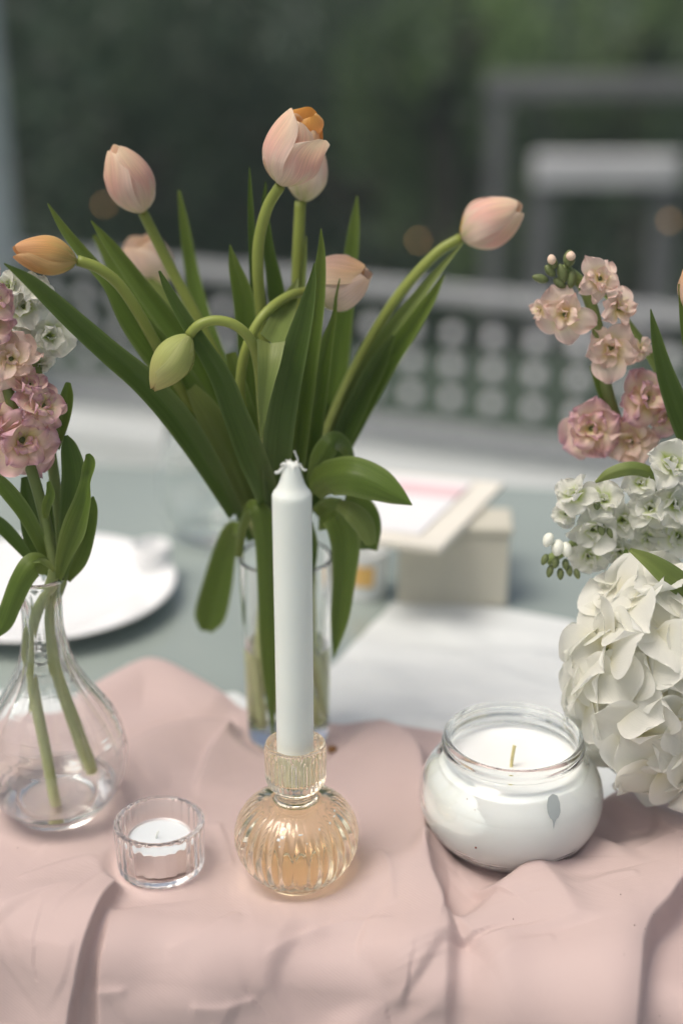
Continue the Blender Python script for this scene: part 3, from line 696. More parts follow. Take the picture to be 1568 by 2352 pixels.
wp = dense([(0, 3.7), (25, 3.7), (33, 5.1), (42.0, 12.5), (47.8, 22.7), (49.4, 33), (47.4, 43.2), (42.4, 50.3), (39.0, 52.4), (34, 52.6), (16, 51.6), (0, 51.4)], 5)
V, F = lathe(wp, WS, JX, JY, ZC)
V2 = []
for v in V:
    x, y, z = v[0] - JX, v[1] - JY, v[2] - ZC; rr = math.hypot(x, y); th = math.atan2(y, x)
    k = 1.0080
    # the wax has shrunk from the glass: a wavy line on the left, a slit at right
    if rr > .02 and z > .004:
        dl = math.exp(-((th + 2.95 if th < 0 else th - 3.33) / .55) ** 2)
        k -= .055 * dl * max(0, min(1, (z - .030) / .004)) * (1 if z < .051 else .6)
        k -= .003 * (noise.noise((x * 60, y * 60, z * 60)) + .4)
    if z > .050: z += .0008 * noise.noise((x * 50, y * 50, 3))
    V2.append((JX + x * k, JY + y * k, ZC + z))
add('wax', V2, F, M['wax_jar'], jar)
wk0 = Vector((JX - .001, JY - .004, ZC + .0505))
add('wick', *tube(catmull([wk0, wk0 + Vector((.0003, 0, .006)), wk0 + Vector((.0009, -.0004, .0125)), wk0 + Vector((.0013, 0, .0142))], 8), [.0010] * 8 + [.0013], 8), M['wick_yellow'], jar)
def on_jar(u, v, rad_add=.0):
    d = ray(u, v).normalized(); p = CAM + d * .55
    hs = [c[1] for c in outp]; rs = [c[0] for c in outp]
    for _ in range(1200):
        p = p + d * .0003; h = (p.z - ZC) * 1000
        if 1 < h < 57 and math.hypot(p.x - JX, p.y - JY) * 1000 < np.interp(h, hs, rs) + rad_add: break
    return p
shp = [(1258, 1832), (1268, 1823), (1279, 1827), (1285, 1845), (1286, 1865), (1281, 1878), (1273, 1884), (1263, 1880), (1257, 1868), (1255, 1849)]
dv = [on_jar(1271, 1854, .5)]
for f in (.5, 1): dv += [on_jar(1271 + (u - 1271) * f, 1854 + (v - 1854) * f, .5) for u, v in shp]
df = [(0, 1 + i, 1 + (i + 1) % 10) for i in range(10)] + [(1 + i, 11 + i, 11 + (i + 1) % 10, 1 + (i + 1) % 10) for i in range(10)]
n_ = len(dv); dv += [on_jar(1266, 1880, .5), on_jar(1277, 1880, .5), on_jar(1273, 1890, .5), on_jar(1269, 1890, .5), on_jar(1270.5, 1906, .5)]
df += [(n_, n_ + 1, n_ + 2, n_ + 3), (n_ + 3, n_ + 2, n_ + 4)]
add('drip_mark', dv, df, simple("grey_smear", (.36, .40, .40), .5), jar)
dr = [ball(on_jar(u, v, .2), s_, 8, 6) for u, v, s_ in [(1092, 1947, .0006), (1072, 1835, .0003), (1090, 1860, .00025)]]
o = add('speck', *merge(*dr), simple("red_speck", (.22, .05, .03), .6), jar); o['kind'] = 'stuff'
cr = on(762, 1722, TZ + .008)
tag(add('crumb', *lathe([(0, -2), (2.4, -1.6), (3.6, .2), (2.2, 1.8), (0, 2.2)], 14, cr.x, cr.y, TZ + .0085), M['crumb'], loc=tuple(cr)), 'small brown crumb on the cloth at the foot of the tulip vase', 'crumb')

sk = []
for u, v, s_ in [(1400, 2130, .0005), (1412, 2122, .0003), (1450, 2172, .0004), (1456, 2182, .0003), (1407, 2212, .0006), (1442, 2216, .0004), (1404, 2262, .0004), (1180, 2168, .0005), (45, 1966, .0005), (420, 1968, .0004), (1512, 2330, .0005)]:
    i = np.argmin((GP[:, 0] - u) ** 2 + (GP[:, 1] - v) ** 2)
    i = np.argmin((AA.ravel() - grid[i][0]) ** 2 + (SS.ravel() - grid[i][1]) ** 2)
    s_ *= .6; sk.append(ball(tuple(sheet((AA + DA).ravel()[i], (SS + DS).ravel()[i], HH.ravel()[i] + .0002)), s_, 8, 6))
o = add('pollen_specks', *merge(*sk), simple("dark_pollen", (.10, .05, .03), .8), loc=tuple(tp(0, 0))); o['kind'] = 'stuff'

# ---- carafe vase
KX, KY, _ = SEATS['carafe']
sil = [(45, 1892, 79), (0, 0, 0)]
def silr(v, half):  # measured half width at picture row v on the carafe's axis -> (r, h) in mm
    p = at(784 + (130 - 784), v, KY); return half * px(p) * 1000, (p.z - ZC) * 1000
pts = [silr(v, hw) for v, hw in [(1850, 113), (1800, 148), (1752, 165), (1704, 166), (1644, 142), (1584, 99), (1524, 64), (1450, 48), (1400, 47), (1350, 48)]]
outp = [(0, 1.5), (18, 1.5), (22, .3), (25.5, .3)] + [(r_, h_) for r_, h_ in pts if h_ > 1.5]
zt = (at(130, 1322, KY).z - ZC) * 1000
outp = dense(outp, 3) + [(13.0, zt - 4), (13.9, zt - 2.6), (14.1, zt - 1), (13.2, zt), (12.3, zt - .6), (11.6, zt - 3)]
rr_ = [p for p in reversed(dense([(0, 1.5), (18, 1.5), (22, .3), (25.5, .3)] + pts, 3)) if p[1] > 6]
inn = [(max(.5, r_ - 2.0), h_) for r_, h_ in rr_]
inn = [(11.0, zt - 8)] + [p for p in inn if p[1] < zt - 12] + [(22, 5.0), (12, 4.2), (0, 4.0)]
car = thing('carafe_vase', 'clear round-bellied glass carafe holding the pink and white stocks at left', 'vase', (KX, KY, ZC))
def flute(r, h): return ((1.3 * min(1, max(0, (h - 32) / 20)) if r > 13.5 else .5) if 32 < h < zt - 8 else 0, 12)
add('glass_body', *lathe(outp + inn, 144, KX, KY, ZC, flute), M['clear'], car)
WLV = 15.5
ih = [p[1] for p in reversed(inn)]; ir = [p[0] for p in reversed(inn)]
wv_ = [(0, 3.9)] + [(float(np.interp(h, ih, ir)) + .15, h) for h in np.linspace(4.1, WLV, 10)] + [(0, WLV)]
add('water', *lathe(wv_, 96, KX, KY, ZC), M['water'], car)

# ---- tulip vase
VX, VY, _ = SEATS['tulips']
vh = 126.5
outv = [(0, .6), (22, .3), (25, .3), (26, 1.5), (26.2, 6), (29.0, vh - 1.2), (28.6, vh), (27.6, vh), (27.2, vh - 1.2), (24.4, 14), (22.5, 12), (0, 11.5)]
tv = thing('tulip_vase', 'tall straight clear glass vase holding the tulips behind the candle', 'vase', (VX, VY, ZC))
add('glass_body', *lathe(outv, 96, VX, VY, ZC), M['clear'], tv)
wl = 66.0
def inr(h): return 24.4 + (27.2 - 24.4) * (h - 14) / (vh - 15.2)
add('water', *lathe([(0, 11.4), (22.4, 11.9), (24.5, 14)] + [(inr(h) + .15, h) for h in np.linspace(20, wl, 6)] + [(0, wl)], 96, VX, VY, ZC), M['water'], tv)

# ---- vase that carries the flowers at the right, just outside the picture
RX, RY = .285, .085
rv = thing('bouquet_vase', 'white vase at the right edge carrying the stocks and hydrangea', 'vase', (RX, RY, ZC))
add('vase_body', *lathe(dense([(0, .3), (24, .3), (27, 1.5), (34, 18), (33, 45), (24, 72), (21, 86), (23.5, 95), (22.5, 95.6), (20, 86), (22, 72), (30, 45), (31, 18), (24, 5), (0, 4)], 4), 72, RX, RY, ZC), white_gloss, rv)

# ================================================================== FLOWERS
UPV = Vector((0, math.sin(PITCH), math.cos(PITCH)))
def ribbon(rows, curl=25, wav=0, seed=0, n=30, face=0, m_=9):
    """rows: (u, v, y, width px[, face deg]); a leaf blade along the measured line, bent about its midrib"""
    R_ = []
    for q in rows:
        p = at(q[0], q[1], q[2]); R_.append((p.x, p.y, p.z, q[3] * px(p), R(q[4] if len(q) > 4 else face)))
    Q = catmull(R_, n); V = []; F = []; A = []
    r_ = random.Random(seed)
    ph = r_.uniform(0, 6)
    for i in range(n + 1):
        p = Vector(Q[i, :3]); t = Vector(Q[min(i + 1, n), :3]) - Vector(Q[max(i - 1, 0), :3]); t.normalize()
        c = (CAM - p).normalized(); s0 = t.cross(c)
        if s0.length < .05: s0 = Vector((1, 0, 0))
        s0.normalize(); n0 = s0.cross(t)
        if n0.dot(c) < 0: n0 = -n0
        f = Q[i, 4]; s = s0 * math.cos(f) + n0 * math.sin(f); nn = n0 * math.cos(f) - s0 * math.sin(f)
        w_ = max(Q[i, 3] * .90, .0006) / 2; cu = R(curl); tt = i / n
        for k in range(m_):
            e = -1 + 2 * k / (m_ - 1)
            lift = abs(e) ** 1.6 * math.sin(cu) + (.10 * math.exp(-(e / .12) ** 2) * (1 if curl >= 0 else -1) * -1)
            wob = wav * abs(e) ** 2 * math.sin(tt * 19 + ph + (2 if e > 0 else 0)) 
            V.append(p + s * (e * w_ * (math.cos(cu) if abs(curl) > 40 else 1)) + nn * (w_ * (lift + wob))); A.append((tt, e, 0))
    for i in range(n):
        for k in range(m_ - 1): F.append((i * m_ + k, i * m_ + k + 1, (i + 1) * m_ + k + 1, (i + 1) * m_ + k))
    return V, F, A
def leaf(parent, rows, m_='leaf', **kw):
    V, F, A = ribbon(rows, **kw); return add('leaf', V, F, M[m_], parent, attr=A)
def stem(parent, rows, rad=3.1, m_='stem', tip=None, tail=(), n=40):
    P = [tuple(at(*q)) for q in rows] + [tuple(t_) for t_ in tail]
    Q = catmull(P, n); k = len(Q)
    V, F = tube(Q, [rad * 1e-3 * (1 + .12 * (i / k - .5)) for i in range(k)], 12)
    A = [(1 - (i // 12) / (k - 1), 0, 0) for i in range(len(V))]
    return add('stem', V, F, M[m_], parent, attr=A)
def frame_to(axis, roll=0):
    z = Vector(axis).normalized(); x = Vector((0, -1, .2)).cross(z)
    if x.length < .1: x = Vector((1, 0, 0)).cross(z)
    x.normalize(); y = z.cross(x)
    return Matrix((x, y, z)).transposed().to_4x4() @ Matrix.Rotation(roll, 4, 'Z')
def tulip_petal(L, Rm, inner, flare=0, tipw=.55, shape=.62, seed=0):
    """one petal of an egg-shaped bloom; axis +Z, petal centred on +X"""
    nt_, ns_ = 16, 13; V = []; F = []; A = []; r_ = random.Random(seed); ph = r_.uniform(0, 6)
    for i in range(nt_ + 1):
        t = i / nt_
        f = (math.sin(PI * min(1, t / .46) / 2) ** .62 if t < .46 else 1 - (1 - shape) * ((t - .46) / .54) ** 2.0)
        r = Rm * max(.10, f) * (1 if not inner else .90) + flare * Rm * max(0, t - .5) ** 2 * 2
        wv_ = 1.02 * (math.sin(PI * min(t / .5, 1) / 2) ** .5 if t < .5 else max(0, 1 - ((t - .5) / .53) ** 2.6) ** .62)
        half = max(.04, wv_) * Rm * 1.16
        for k in range(ns_):
            s = -1 + 2 * k / (ns_ - 1); al = s * half / max(r, Rm * .4)
            rr = r * (1 + .05 * s) + Rm * .018 * math.sin(s * 7 + t * 5 + ph) * t + Rm * (.035 * math.exp(-(s / .16) ** 2)) * t
            rr += Rm * .05 * abs(s) ** 3 * math.sin(t * 8 + ph)
            V.append((rr * math.cos(al), rr * math.sin(al), L * (.02 + .98 * t) - L * .06 * s * s * t)); A.append((t, s, 0))
    for i in range(nt_):
        for k in range(ns_ - 1): F.append((i * ns_ + k, i * ns_ + k + 1, (i + 1) * ns_ + k + 1, (i + 1) * ns_ + k))
    return V, F, A
def tulip_head(root, base, tip, Rpx, m_out, m_in=None, yb=.15, yt=None, roll=0, flare=0, shape=.62, flares=None, seed=0, lens=None, mats={}):
    p0 = at(base[0], base[1], yb); p1 = at(tip[0], tip[1], yb if yt is None else yt)
    ax = p1 - p0; L = ax.length; Rm = Rpx * px(p0); Mf = Matrix.Translation(p0) @ frame_to(ax, roll)
    org = Matrix.Translation(ROOT[root.name])
    for k in range(6):
        inner = k % 2; fl = flare if not flares else flares.get(k, flare); LL = L * (lens.get(k, 1) if lens else 1) * (1 if not inner else .93)
        V, F, A = tulip_petal(LL, Rm, inner, fl, shape=shape * (.45 if inner and shape < .45 else 1), seed=seed * 10 + k)
        me = mesh('petal', V, F, M[mats.get(k, m_in if (inner and m_in) else m_out)], attr=A)
        put('petal', me, Mf @ Matrix.Rotation(k * PI / 3, 4, 'Z'), root, org)
def foot(i):
    a = i * 2.4; rr = .0165
    return [Vector((VX + rr * .9 * math.cos(a), VY + rr * .9 * math.sin(a), TZ + .125)), Vector((VX + rr * math.cos(a + .9), VY + rr * math.sin(a + .9), TZ + .07)), Vector((VX + rr * 1.2 * math.cos(a + 1.5), VY + rr * 1.2 * math.sin(a + 1.5), ZC + .0145))]
G = 'tulips in the tall glass vase'
def new_tulip(label): return thing('tulip', label, 'tulip', (VX, VY, TZ + .03), G)

# 1 tallest pink tulip
T = new_tulip('tallest tulip, pink with an orange inside showing, straight above the candle')
tulip_head(T, (644, 428), (702, 262), 69, 'tulip_pink', 'tulip_pink', .135, .128, roll=.35, shape=.50, flares={2: 1.15, 3: .0}, lens={1: 1.0, 0: 1.02, 2: .86, 3: 1.0, 4: 1.05, 5: 1.0}, mats={4: 'tulip_orange', 3: 'tulip_peach'}, seed=1)
stem(T, [(644, 426, .135), (615, 475, .138), (596, 545, .14), (592, 620, .142), (600, 720, .145), (615, 880, .148), (632, 1080, .15)], 3.3, tail=foot(0))
leaf(T, [(573, 384, .16, 3), (575, 460, .16, 14), (578, 540, .16, 19), (584, 640, .16, 24), (598, 800, .16, 34), (620, 1050, .158, 36)], 'leaf_dark', curl=30)
leaf(T, [(610, 418, .17, 4), (608, 480, .17, 18), (618, 580, .17, 30), (634, 670, .168, 44), (645, 800, .165, 48), (650, 1080, .16, 40)], 'leaf_dark', curl=35)
# the orange petal curling over inside the tallest bloom
p0 = at(700, 300, .135)
V, F, A = tulip_petal(.016, .0085, 0, 0, shape=.35, seed=77)
put('petal', mesh('petal', V, F, M['tulip_orange'], attr=A), Matrix.Translation(at(702, 306, .137)) @ frame_to(at(708, 252, .125) - at(700, 306, .137), 2.4), T, Matrix.Translation(ROOT[T.name]))
# 2 behind it
T = new_tulip('pale pink tulip half hidden behind the tallest tulip')
tulip_head(T, (694, 467), (716, 338), 46, 'tulip_pale', None, .178, .180, roll=1.2, shape=.55, seed=2)
stem(T, [(690, 462, .178), (686, 540, .176), (682, 640, .174), (684, 740, .17), (680, 900, .165), (668, 1080, .16)], 3.5, tail=foot(1))
leaf(T, [(703, 542, .172, 4), (698, 600, .172, 14), (690, 680, .17, 24), (684, 800, .168, 30), (676, 1000, .165, 30)], 'leaf_light', curl=25)
leaf(T, [(820, 450, .21, 4), (812, 530, .208, 30), (797, 660, .205, 42), (782, 790, .20, 52), (765, 920, .19, 56), (730, 1080, .175, 46)], 'leaf', curl=20)
leaf(T, [(700, 1085, .19, 40), (690, 960, .19, 60), (672, 840, .19, 50), (650, 720, .19, 44), (640, 640, .19, 5)][::-1], 'leaf_dark', curl=30)
# 3 pink tulip upper left
T = new_tulip('pink tulip leaning left, highest of those left of the candle')
tulip_head(T, (331, 490), (262, 338), 55, 'tulip_pink', 'tulip_pale', .172, .160, roll=.5, shape=.28, mats={1: 'tulip_pink'}, seed=3)
stem(T, [(329, 488, .172), (362, 555, .172), (405, 640, .17), (448, 720, .168), (510, 850, .165), (580, 1030, .16), (610, 1150, .157)], 3.3, tail=foot(2))
leaf(T, [(411, 437, .22, 8), (424, 520, .22, 26), (438, 610, .218, 34), (460, 710, .21, 44), (492, 810, .20, 50), (560, 1000, .185, 44)], 'leaf', curl=18)
leaf(T, [(210, 507, .15, 4), (258, 570, .15, 32), (318, 650, .15, 44), (378, 730, .15, 56), (440, 820, .15, 64), (540, 1000, .15, 60), (600, 1140, .152, 40)], 'leaf', curl=32)
leaf(T, [(216, 540, .205, 10), (268, 620, .205, 40), (325, 710, .20, 50), (400, 810, .195, 60), (520, 1000, .18, 50)], 'leaf', curl=15)
# 4 apricot tulip far left
T = new_tulip('narrow apricot-yellow tulip lying nearly level at the far left')
tulip_head(T, (180, 600), (32, 574), 44, 'tulip_apricot', None, .112, .100, roll=.2, shape=.34, seed=4)
stem(T, [(178, 598, .112), (225, 615, .114), (275, 655, .118), (325, 730, .122), (385, 840, .13), (460, 980, .14), (550, 1130, .146), (600, 1220, .15)], 3.2, tail=foot(3))
leaf(T, [(110, 467, .13, 3), (150, 530, .13, 24), (200, 592, .13, 32), (255, 655, .13, 40), (300, 730, .13, 66), (355, 800, .132, 84), (440, 910, .136, 78), (530, 1060, .142, 60), (600, 1190, .15, 40)], 'leaf', curl=22)
leaf(T, [(10, 605, .068, 4), (75, 650, .070, 36), (165, 732, .076, 54), (255, 812, .086, 62), (335, 880, .097, 70), (410, 965, .112, 74), (480, 1070, .125, 62), (540, 1180, .14, 40)], 'leaf_dark', curl=28)
leaf(T, [(330, 850, .15, 40), (400, 930, .15, 60), (470, 1020, .152, 60), (545, 1150, .155, 44), (580, 1240, .157, 26)], 'leaf_dark', curl=25)
# 5 pale tulip at the back left
T = new_tulip('pale blurred tulip low at the back, behind the left stems')
tulip_head(T, (374, 660), (312, 548), 54, 'tulip_pale', 'tulip_pale', .255, .250, roll=.9, shape=.74, flare=.05, seed=5)
stem(T, [(372, 656, .255), (410, 710, .25), (460, 800, .235), (530, 960, .21), (600, 1140, .18)], 3.3, tail=foot(4))
leaf(T, [(325, 625, .24, 8), (372, 680, .235, 50), (420, 740, .23, 66), (470, 820, .22, 66), (560, 1000, .19, 50)], 'leaf_light', curl=18)
leaf(T, [(440, 890, .128, 30, 15), (478, 945, .13, 66, 15), (520, 1030, .134, 80, 10), (560, 1130, .14, 60), (600, 1230, .15, 40)], 'leaf_light', curl=-25)
# 6 peach tulip right of centre
T = new_tulip('peach tulip nodding right behind the tall central leaves')
tulip_head(T, (712, 668), (846, 628), 64, 'tulip_pale', 'tulip_peach', .155, .140, roll=.3, shape=.26, flares={0: .03}, mats={0: 'tulip_peach', 1: 'tulip_pale'}, seed=6)
stem(T, [(716, 668, .155), (672, 676, .14), (625, 705, .125), (588, 750, .118), (560, 820, .116), (552, 900, .118), (566, 980, .124), (590, 1080, .135), (612, 1170, .145)], 2.9, tail=foot(5))
leaf(T, [(737, 525, .122, 3), (737, 590, .122, 24), (728, 680, .122, 42), (712, 780, .122, 56), (694, 890, .124, 66), (676, 1020, .13, 70), (660, 1160, .14, 56)], 'leaf', curl=40)
leaf(T, [(780, 640, .13, 3), (772, 680, .13, 7), (766, 730, .13, 14), (750, 790, .13, 34), (732, 880, .13, 52), (715, 980, .132, 62), (698, 1100, .138, 60), (680, 1200, .145, 40)], 'leaf', curl=36)
leaf(T, [(758, 768, .14, 20), (735, 840, .14, 40), (712, 960, .142, 46), (690, 1120, .146, 44)], 'leaf_dark', curl=30)
# 7 pink tulip leaning right
T = new_tulip('pink tulip reaching far out to the right on a bent stem')
tulip_head(T, (1056, 548), (1196, 474), 58, 'tulip_pink', 'tulip_peach', .185, .175, roll=.75, shape=.30, mats={5: 'tulip_orange', 1: 'tulip_pink'}, lens={5: .95}, seed=7)
stem(T, [(1058, 547, .185), (1010, 575, .184), (955, 630, .182), (900, 700, .18), (840, 800, .176), (780, 920, .17), (720, 1070, .163)], 3.3, tail=foot(6))
leaf(T, [(1062, 558, .18, 3), (1015, 612, .178, 16), (960, 680, .176, 30), (900, 760, .174, 46), (850, 850, .172, 58), (795, 960, .168, 60), (730, 1100, .16, 50)], 'leaf_light', curl=28)
leaf(T, [(1020, 632, .172, 5), (985, 690, .172, 40), (935, 765, .171, 62), (885, 840, .17, 72), (835, 930, .168, 72), (790, 1020, .165, 64), (730, 1140, .158, 50)], 'leaf', curl=42)
leaf(T, [(905, 770, .165, 10), (865, 840, .165, 48), (820, 930, .164, 56), (770, 1040, .16, 56), (715, 1160, .155, 40)], 'leaf_dark', curl=25)
# 8 green bud
T = new_tulip('closed green tulip bud hanging down in front of the left stems')
tulip_head(T, (438, 766), (351, 896), 45, 'tulip_green', None, .088, .080, roll=.55, shape=.12, seed=8)
stem(T, [(434, 770, .088), (455, 748, .088), (490, 736, .089), (530, 742, .09), (562, 764, .092), (584, 800, .096), (596, 860, .102), (604, 960, .112), (618, 1090, .128), (632, 1190, .142)], 2.9, tail=foot(7))
leaf(T, [(722, 604, .098, 3), (716, 650, .098, 22), (700, 720, .098, 46), (676, 810, .099, 66), (654, 910, .101, 74), (638, 1020, .106, 76), (634, 1120, .118, 66), (638, 1220, .14, 44)], 'leaf_dark', curl=22)
leaf(T, [(622, 787, .096, 72, 0), (618, 830, .088, 60, 0), (611, 880, .084, 42, 0), (604, 940, .084, 24, 0), (600, 1006, .086, 3, 0)], 'leaf_light', curl=24)
leaf(T, [(684, 640, .15, 5), (664, 690, .14, 42), (642, 745, .12, 62), (624, 786, .0975, 70)], 'leaf_light', curl=15)
leaf(T, [(366, 622, .09, 6), (385, 662, .09, 22), (420, 725, .09, 34), (462, 790, .09, 44), (508, 868, .092, 58), (540, 950, .096, 66), (575, 1040, .104, 74), (610, 1130, .118, 60), (625, 1210, .14, 36)], 'leaf_dark', curl=30, wav=.10)
leaf(T, [(528, 562, .15, 3), (538, 610, .15, 30), (558, 680, .15, 54), (566, 760, .15, 52), (575, 860, .15, 50), (600, 1040, .15, 46)], 'leaf', curl=35)
leaf(T, [(530, 810, .13, 26), (545, 870, .13, 40), (568, 960, .132, 50), (600, 1080, .14, 50)], 'leaf', curl=20)
# low leaves spilling over the rim, belonging to the leaning and peach tulips
T = new_tulip('low bloomless tulip whose broad leaves spill over the vase rim')
stem(T, [(700, 1030, .15), (690, 1100, .15), (680, 1180, .152)], 3.2, tail=foot(8))
leaf(T, [(712, 1122, .118, 70, 20), (745, 1095, .110, 96, 20), (800, 1088, .100, 104, 12), (860, 1108, .094, 92, 5), (908, 1136, .09, 54), (946, 1160, .088, 3)], 'leaf', curl=-28, n=34)
leaf(T, [(722, 1110, .122, 44), (738, 1050, .12, 56), (765, 1015, .122, 54), (790, 1025, .132, 40), (808, 1060, .138, 20)], 'leaf', curl=-20)
leaf(T, [(775, 1158, .115, 30, 10), (805, 1172, .108, 50, 10), (832, 1200, .105, 56), (846, 1232, .104, 42), (852, 1252, .104, 26)], 'leaf_light', curl=-18)
leaf(T, [(790, 1150, .128, 40), (830, 1165, .124, 60), (850, 1205, .122, 56), (846, 1262, .122, 46)], 'leaf', curl=15)
leaf(T, [(730, 1190, .14, 60), (770, 1180, .125, 80), (792, 1240, .120, 76), (790, 1330, .12, 58), (780, 1420, .122, 46), (766, 1510, .124, 4)], 'leaf', curl=25)
leaf(T, [(560, 1220, .18, 20), (534, 1215, .19, 44), (516, 1270, .195, 62), (498, 1350, .195, 78), (482, 1415, .195, 78), (474, 1450, .195, 30)], 'leaf', curl=12)
leaf(T, [(548, 1280, .135, 20), (553, 1215, .128, 30, 40), (572, 1166, .121, 50, 40), (598, 1180, .116, 56), (610, 1250, .115, 54), (613, 1350, .116, 48), (616, 1480, .119, 44), (622, 1600, .122, 26), (628, 1700, .124, 4)], 'leaf', curl=-22, n=40)
leaf(T, [(480, 900, .165, 60), (530, 1000, .165, 90), (580, 1120, .162, 80), (620, 1230, .158, 40)], 'leaf_dark', curl=20)
leaf(T, [(640, 880, .175, 60), (650, 1000, .17, 100), (655, 1130, .165, 90), (652, 1230, .16, 40)], 'leaf_dark', curl=15)
leaf(T, [(760, 930, .18, 60), (735, 1030, .175, 90), (700, 1140, .165, 70), (670, 1230, .158, 36)], 'leaf_dark', curl=20)
leaf(T, [(580, 950, .18, 60), (600, 1060, .175, 100), (630, 1180, .165, 80), (645, 1290, .158, 30)], 'leaf_dark', curl=20)
leaf(T, [(690, 1200, .136, 60), (700, 1260, .138, 66), (690, 1360, .142, 46), (672, 1460, .148, 20)], 'leaf_dark', curl=20)

# ---- florets of the stocks and the hydrangea
def ruffle(seed, ruf=.22, wide=.95, serr=0.0, cup=.25):
    r_ = random.Random(seed); V = []; F = []; A = []; nt_, ns_ = 9, 11
    p1, p2, tw = r_.uniform(0, 6), r_.uniform(0, 6), r_.uniform(-.25, .25)
    for i in range(nt_ + 1):
        t = 1 - (1 - i / nt_) ** 1.7; wd = wide * .5 * max(.10, math.sin(PI * min(1, .05 + .935 * t ** 1.3)) ** .46 if t > 0 else .12)
        for k in range(ns_):
            s = -1 + 2 * k / (ns_ - 1)
            z = cup * s * s * .35 * t + ruf * t * t * (math.sin(s * 4.2 + p1) * .5 + math.sin(s * 8 + t * 5 + p2) * .28) + tw * s * t + (.18 * t - .30 * t * t)
            y = t - .10 * s * s * t + serr * t * (.5 - ((k * 7 + seed) % 3) / 2) * .06
            V.append((s * wd, y, z)); A.append((t, s, 0))
    for i in range(nt_):
        for k in range(ns_ - 1): F.append((i * ns_ + k, i * ns_ + k + 1, (i + 1) * ns_ + k + 1, (i + 1) * ns_ + k))
    return V, F, A
PM = {}
def petals_of(key, n, **kw):
    PM[key] = []
    for i in range(n):
        V, F, A = ruffle(i + hash(key) % 1 + len(PM) * 31, **kw); PM[key].append(mesh('petal', V, F, M[key], attr=A))
petals_of('stock_pink', 6, ruf=.34, wide=1.12); petals_of('stock_peach', 5, ruf=.26, wide=1.0); petals_of('stock_white', 5, ruf=.20, wide=1.15, cup=.5)
petals_of('hydrangea', 7, ruf=.075, wide=1.30, serr=.2, cup=.34)
CORE = {k: mesh('floret', *ball((0, 0, 0), 1, 10, 7), M['bud_green']) for k in ('bud',)}
r0 = random.Random(21)
def floret(parent, p, axis, rad, key, layers, squash=1):
    """rosette: a small green heart with rings of ruffled petals"""
    Mf = Matrix.Translation(p) @ frame_to(axis, r0.uniform(0, 6))
    heart = put('floret', CORE['bud'], Mf @ Matrix.Diagonal((rad * .12, rad * .12, rad * .16, 1)), parent, Matrix.Translation(ROOT[parent.name]))
    hm = Mf @ Matrix.Diagonal((rad * .12, rad * .12, rad * .16, 1))
    for n, el, sc in layers:
        o_ = r0.uniform(0, 6)
        for i in range(n):
            a = o_ + 2 * PI * i / n + r0.uniform(-.2, .2); e = R(el + r0.uniform(-20, 18)); s_ = rad * sc * r0.uniform(.72, 1.16)
            Mp = Mf @ Matrix.Rotation(a, 4, 'Z') @ Matrix.Translation((0, rad * .04, rad * .02)) @ Matrix.Rotation(e, 4, 'X') @ Matrix.Rotation(r0.uniform(-.45, .45), 4, 'Y') @ Matrix.Diagonal((s_ * r0.uniform(.8, 1.15), s_, s_, 1))
            put('petal', r0.choice(PM[key]), Mp, heart, hm)
DOUBLE = [(6, -2, 1.0), (5, 20, .84), (4, 38, .60), (3, 60, .34)]
SMALL = [(5, 4, 1.0), (4, 34, .8), (3, 62, .45)]
SINGLE = [(4, 6, 1.0), (3, 50, .55)]
def fl(parent, u, v, y, rpx, key, lean=(0, 0), layers=DOUBLE):
    p = at(u, v, y); c = (CAM - p).normalized()
    axis = c + Vector((lean[0], 0, 0)) + UPV * lean[1] + Vector((r0.uniform(-.25, .25), 0, r0.uniform(-.25, .25)))
    floret(parent, p, axis, rpx * px(p), key, layers)
def bud(parent, u, v, y, wpx, hpx, ax, m_='bud_green'):
    p = at(u, v, y); k = px(p)
    a = Vector((ax[0], -.2, 0)) + UPV * ax[1]
    me = mesh('bud', *lathe(dense([(0, -1), (.55, -.8), (.95, -.2), (.8, .45), (.35, .9), (0, 1)], 2), 10, k=1), M[m_])
    put('bud', me, Matrix.Translation(p) @ frame_to(a) @ Matrix.Diagonal((wpx * k / 2, wpx * k / 2, hpx * k / 2, 1)), parent, Matrix.Translation(ROOT[parent.name]))
GK = 'stocks in the carafe'
K = thing('stock_flower', 'pink ruffled stock standing in the clear carafe at left', 'flower', (KX, KY, ZC + .005), GK)
kt = [Vector((KX - .004, KY - .004, TZ + .13)), Vector((KX - .008, KY - .006, TZ + .10)), Vector((KX - .002, KY - .010, TZ + .045)), Vector((KX + .002, KY - .014, ZC + .006))]
stem(K, [(-60, 560, .075), (-30, 700, .074), (10, 860, .074), (50, 1010, .076), (85, 1120, .074), (112, 1230, .072), (124, 1320, .071)], 3.2, 'stem_stock', tail=kt)
for u, v, rp_, key, ln in [(52, 1012, 92, 'stock_pink', (.1, -.15)), (-30, 955, 80, 'stock_pink', (-.6, 0)), (100, 935, 66, 'stock_pink', (.7, .3)), (68, 885, 46, 'stock_pink', (.3, .6)), (25, 825, 72, 'stock_peach', (.2, .1)), (-25, 760, 60, 'stock_pink', (-.3, .2)), (-12, 690, 52, 'stock_pink', (.3, .4)), (-40, 620, 44, 'stock_peach', (0, .5))]:
    fl(K, u, v, .072, rp_, key, ln)
leaf(K, [(118, 1310, .073, 16), (90, 1240, .07, 34), (55, 1175, .066, 40), (10, 1118, .062, 40), (-30, 1075, .06, 14)], 'leaf', curl=25)
leaf(K, [(112, 1320, .074, 12), (72, 1285, .078, 20), (35, 1240, .08, 34), (-5, 1200, .08, 34), (-50, 1170, .08, 8)], 'leaf_dark', curl=20)
leaf(K, [(112, 1306, .068, 40), (80, 1296, .060, 62), (52, 1330, .056, 58), (28, 1385, .055, 52), (10, 1432, .055, 44), (-8, 1462, .055, 14)], 'leaf', curl=-14, wav=.08)
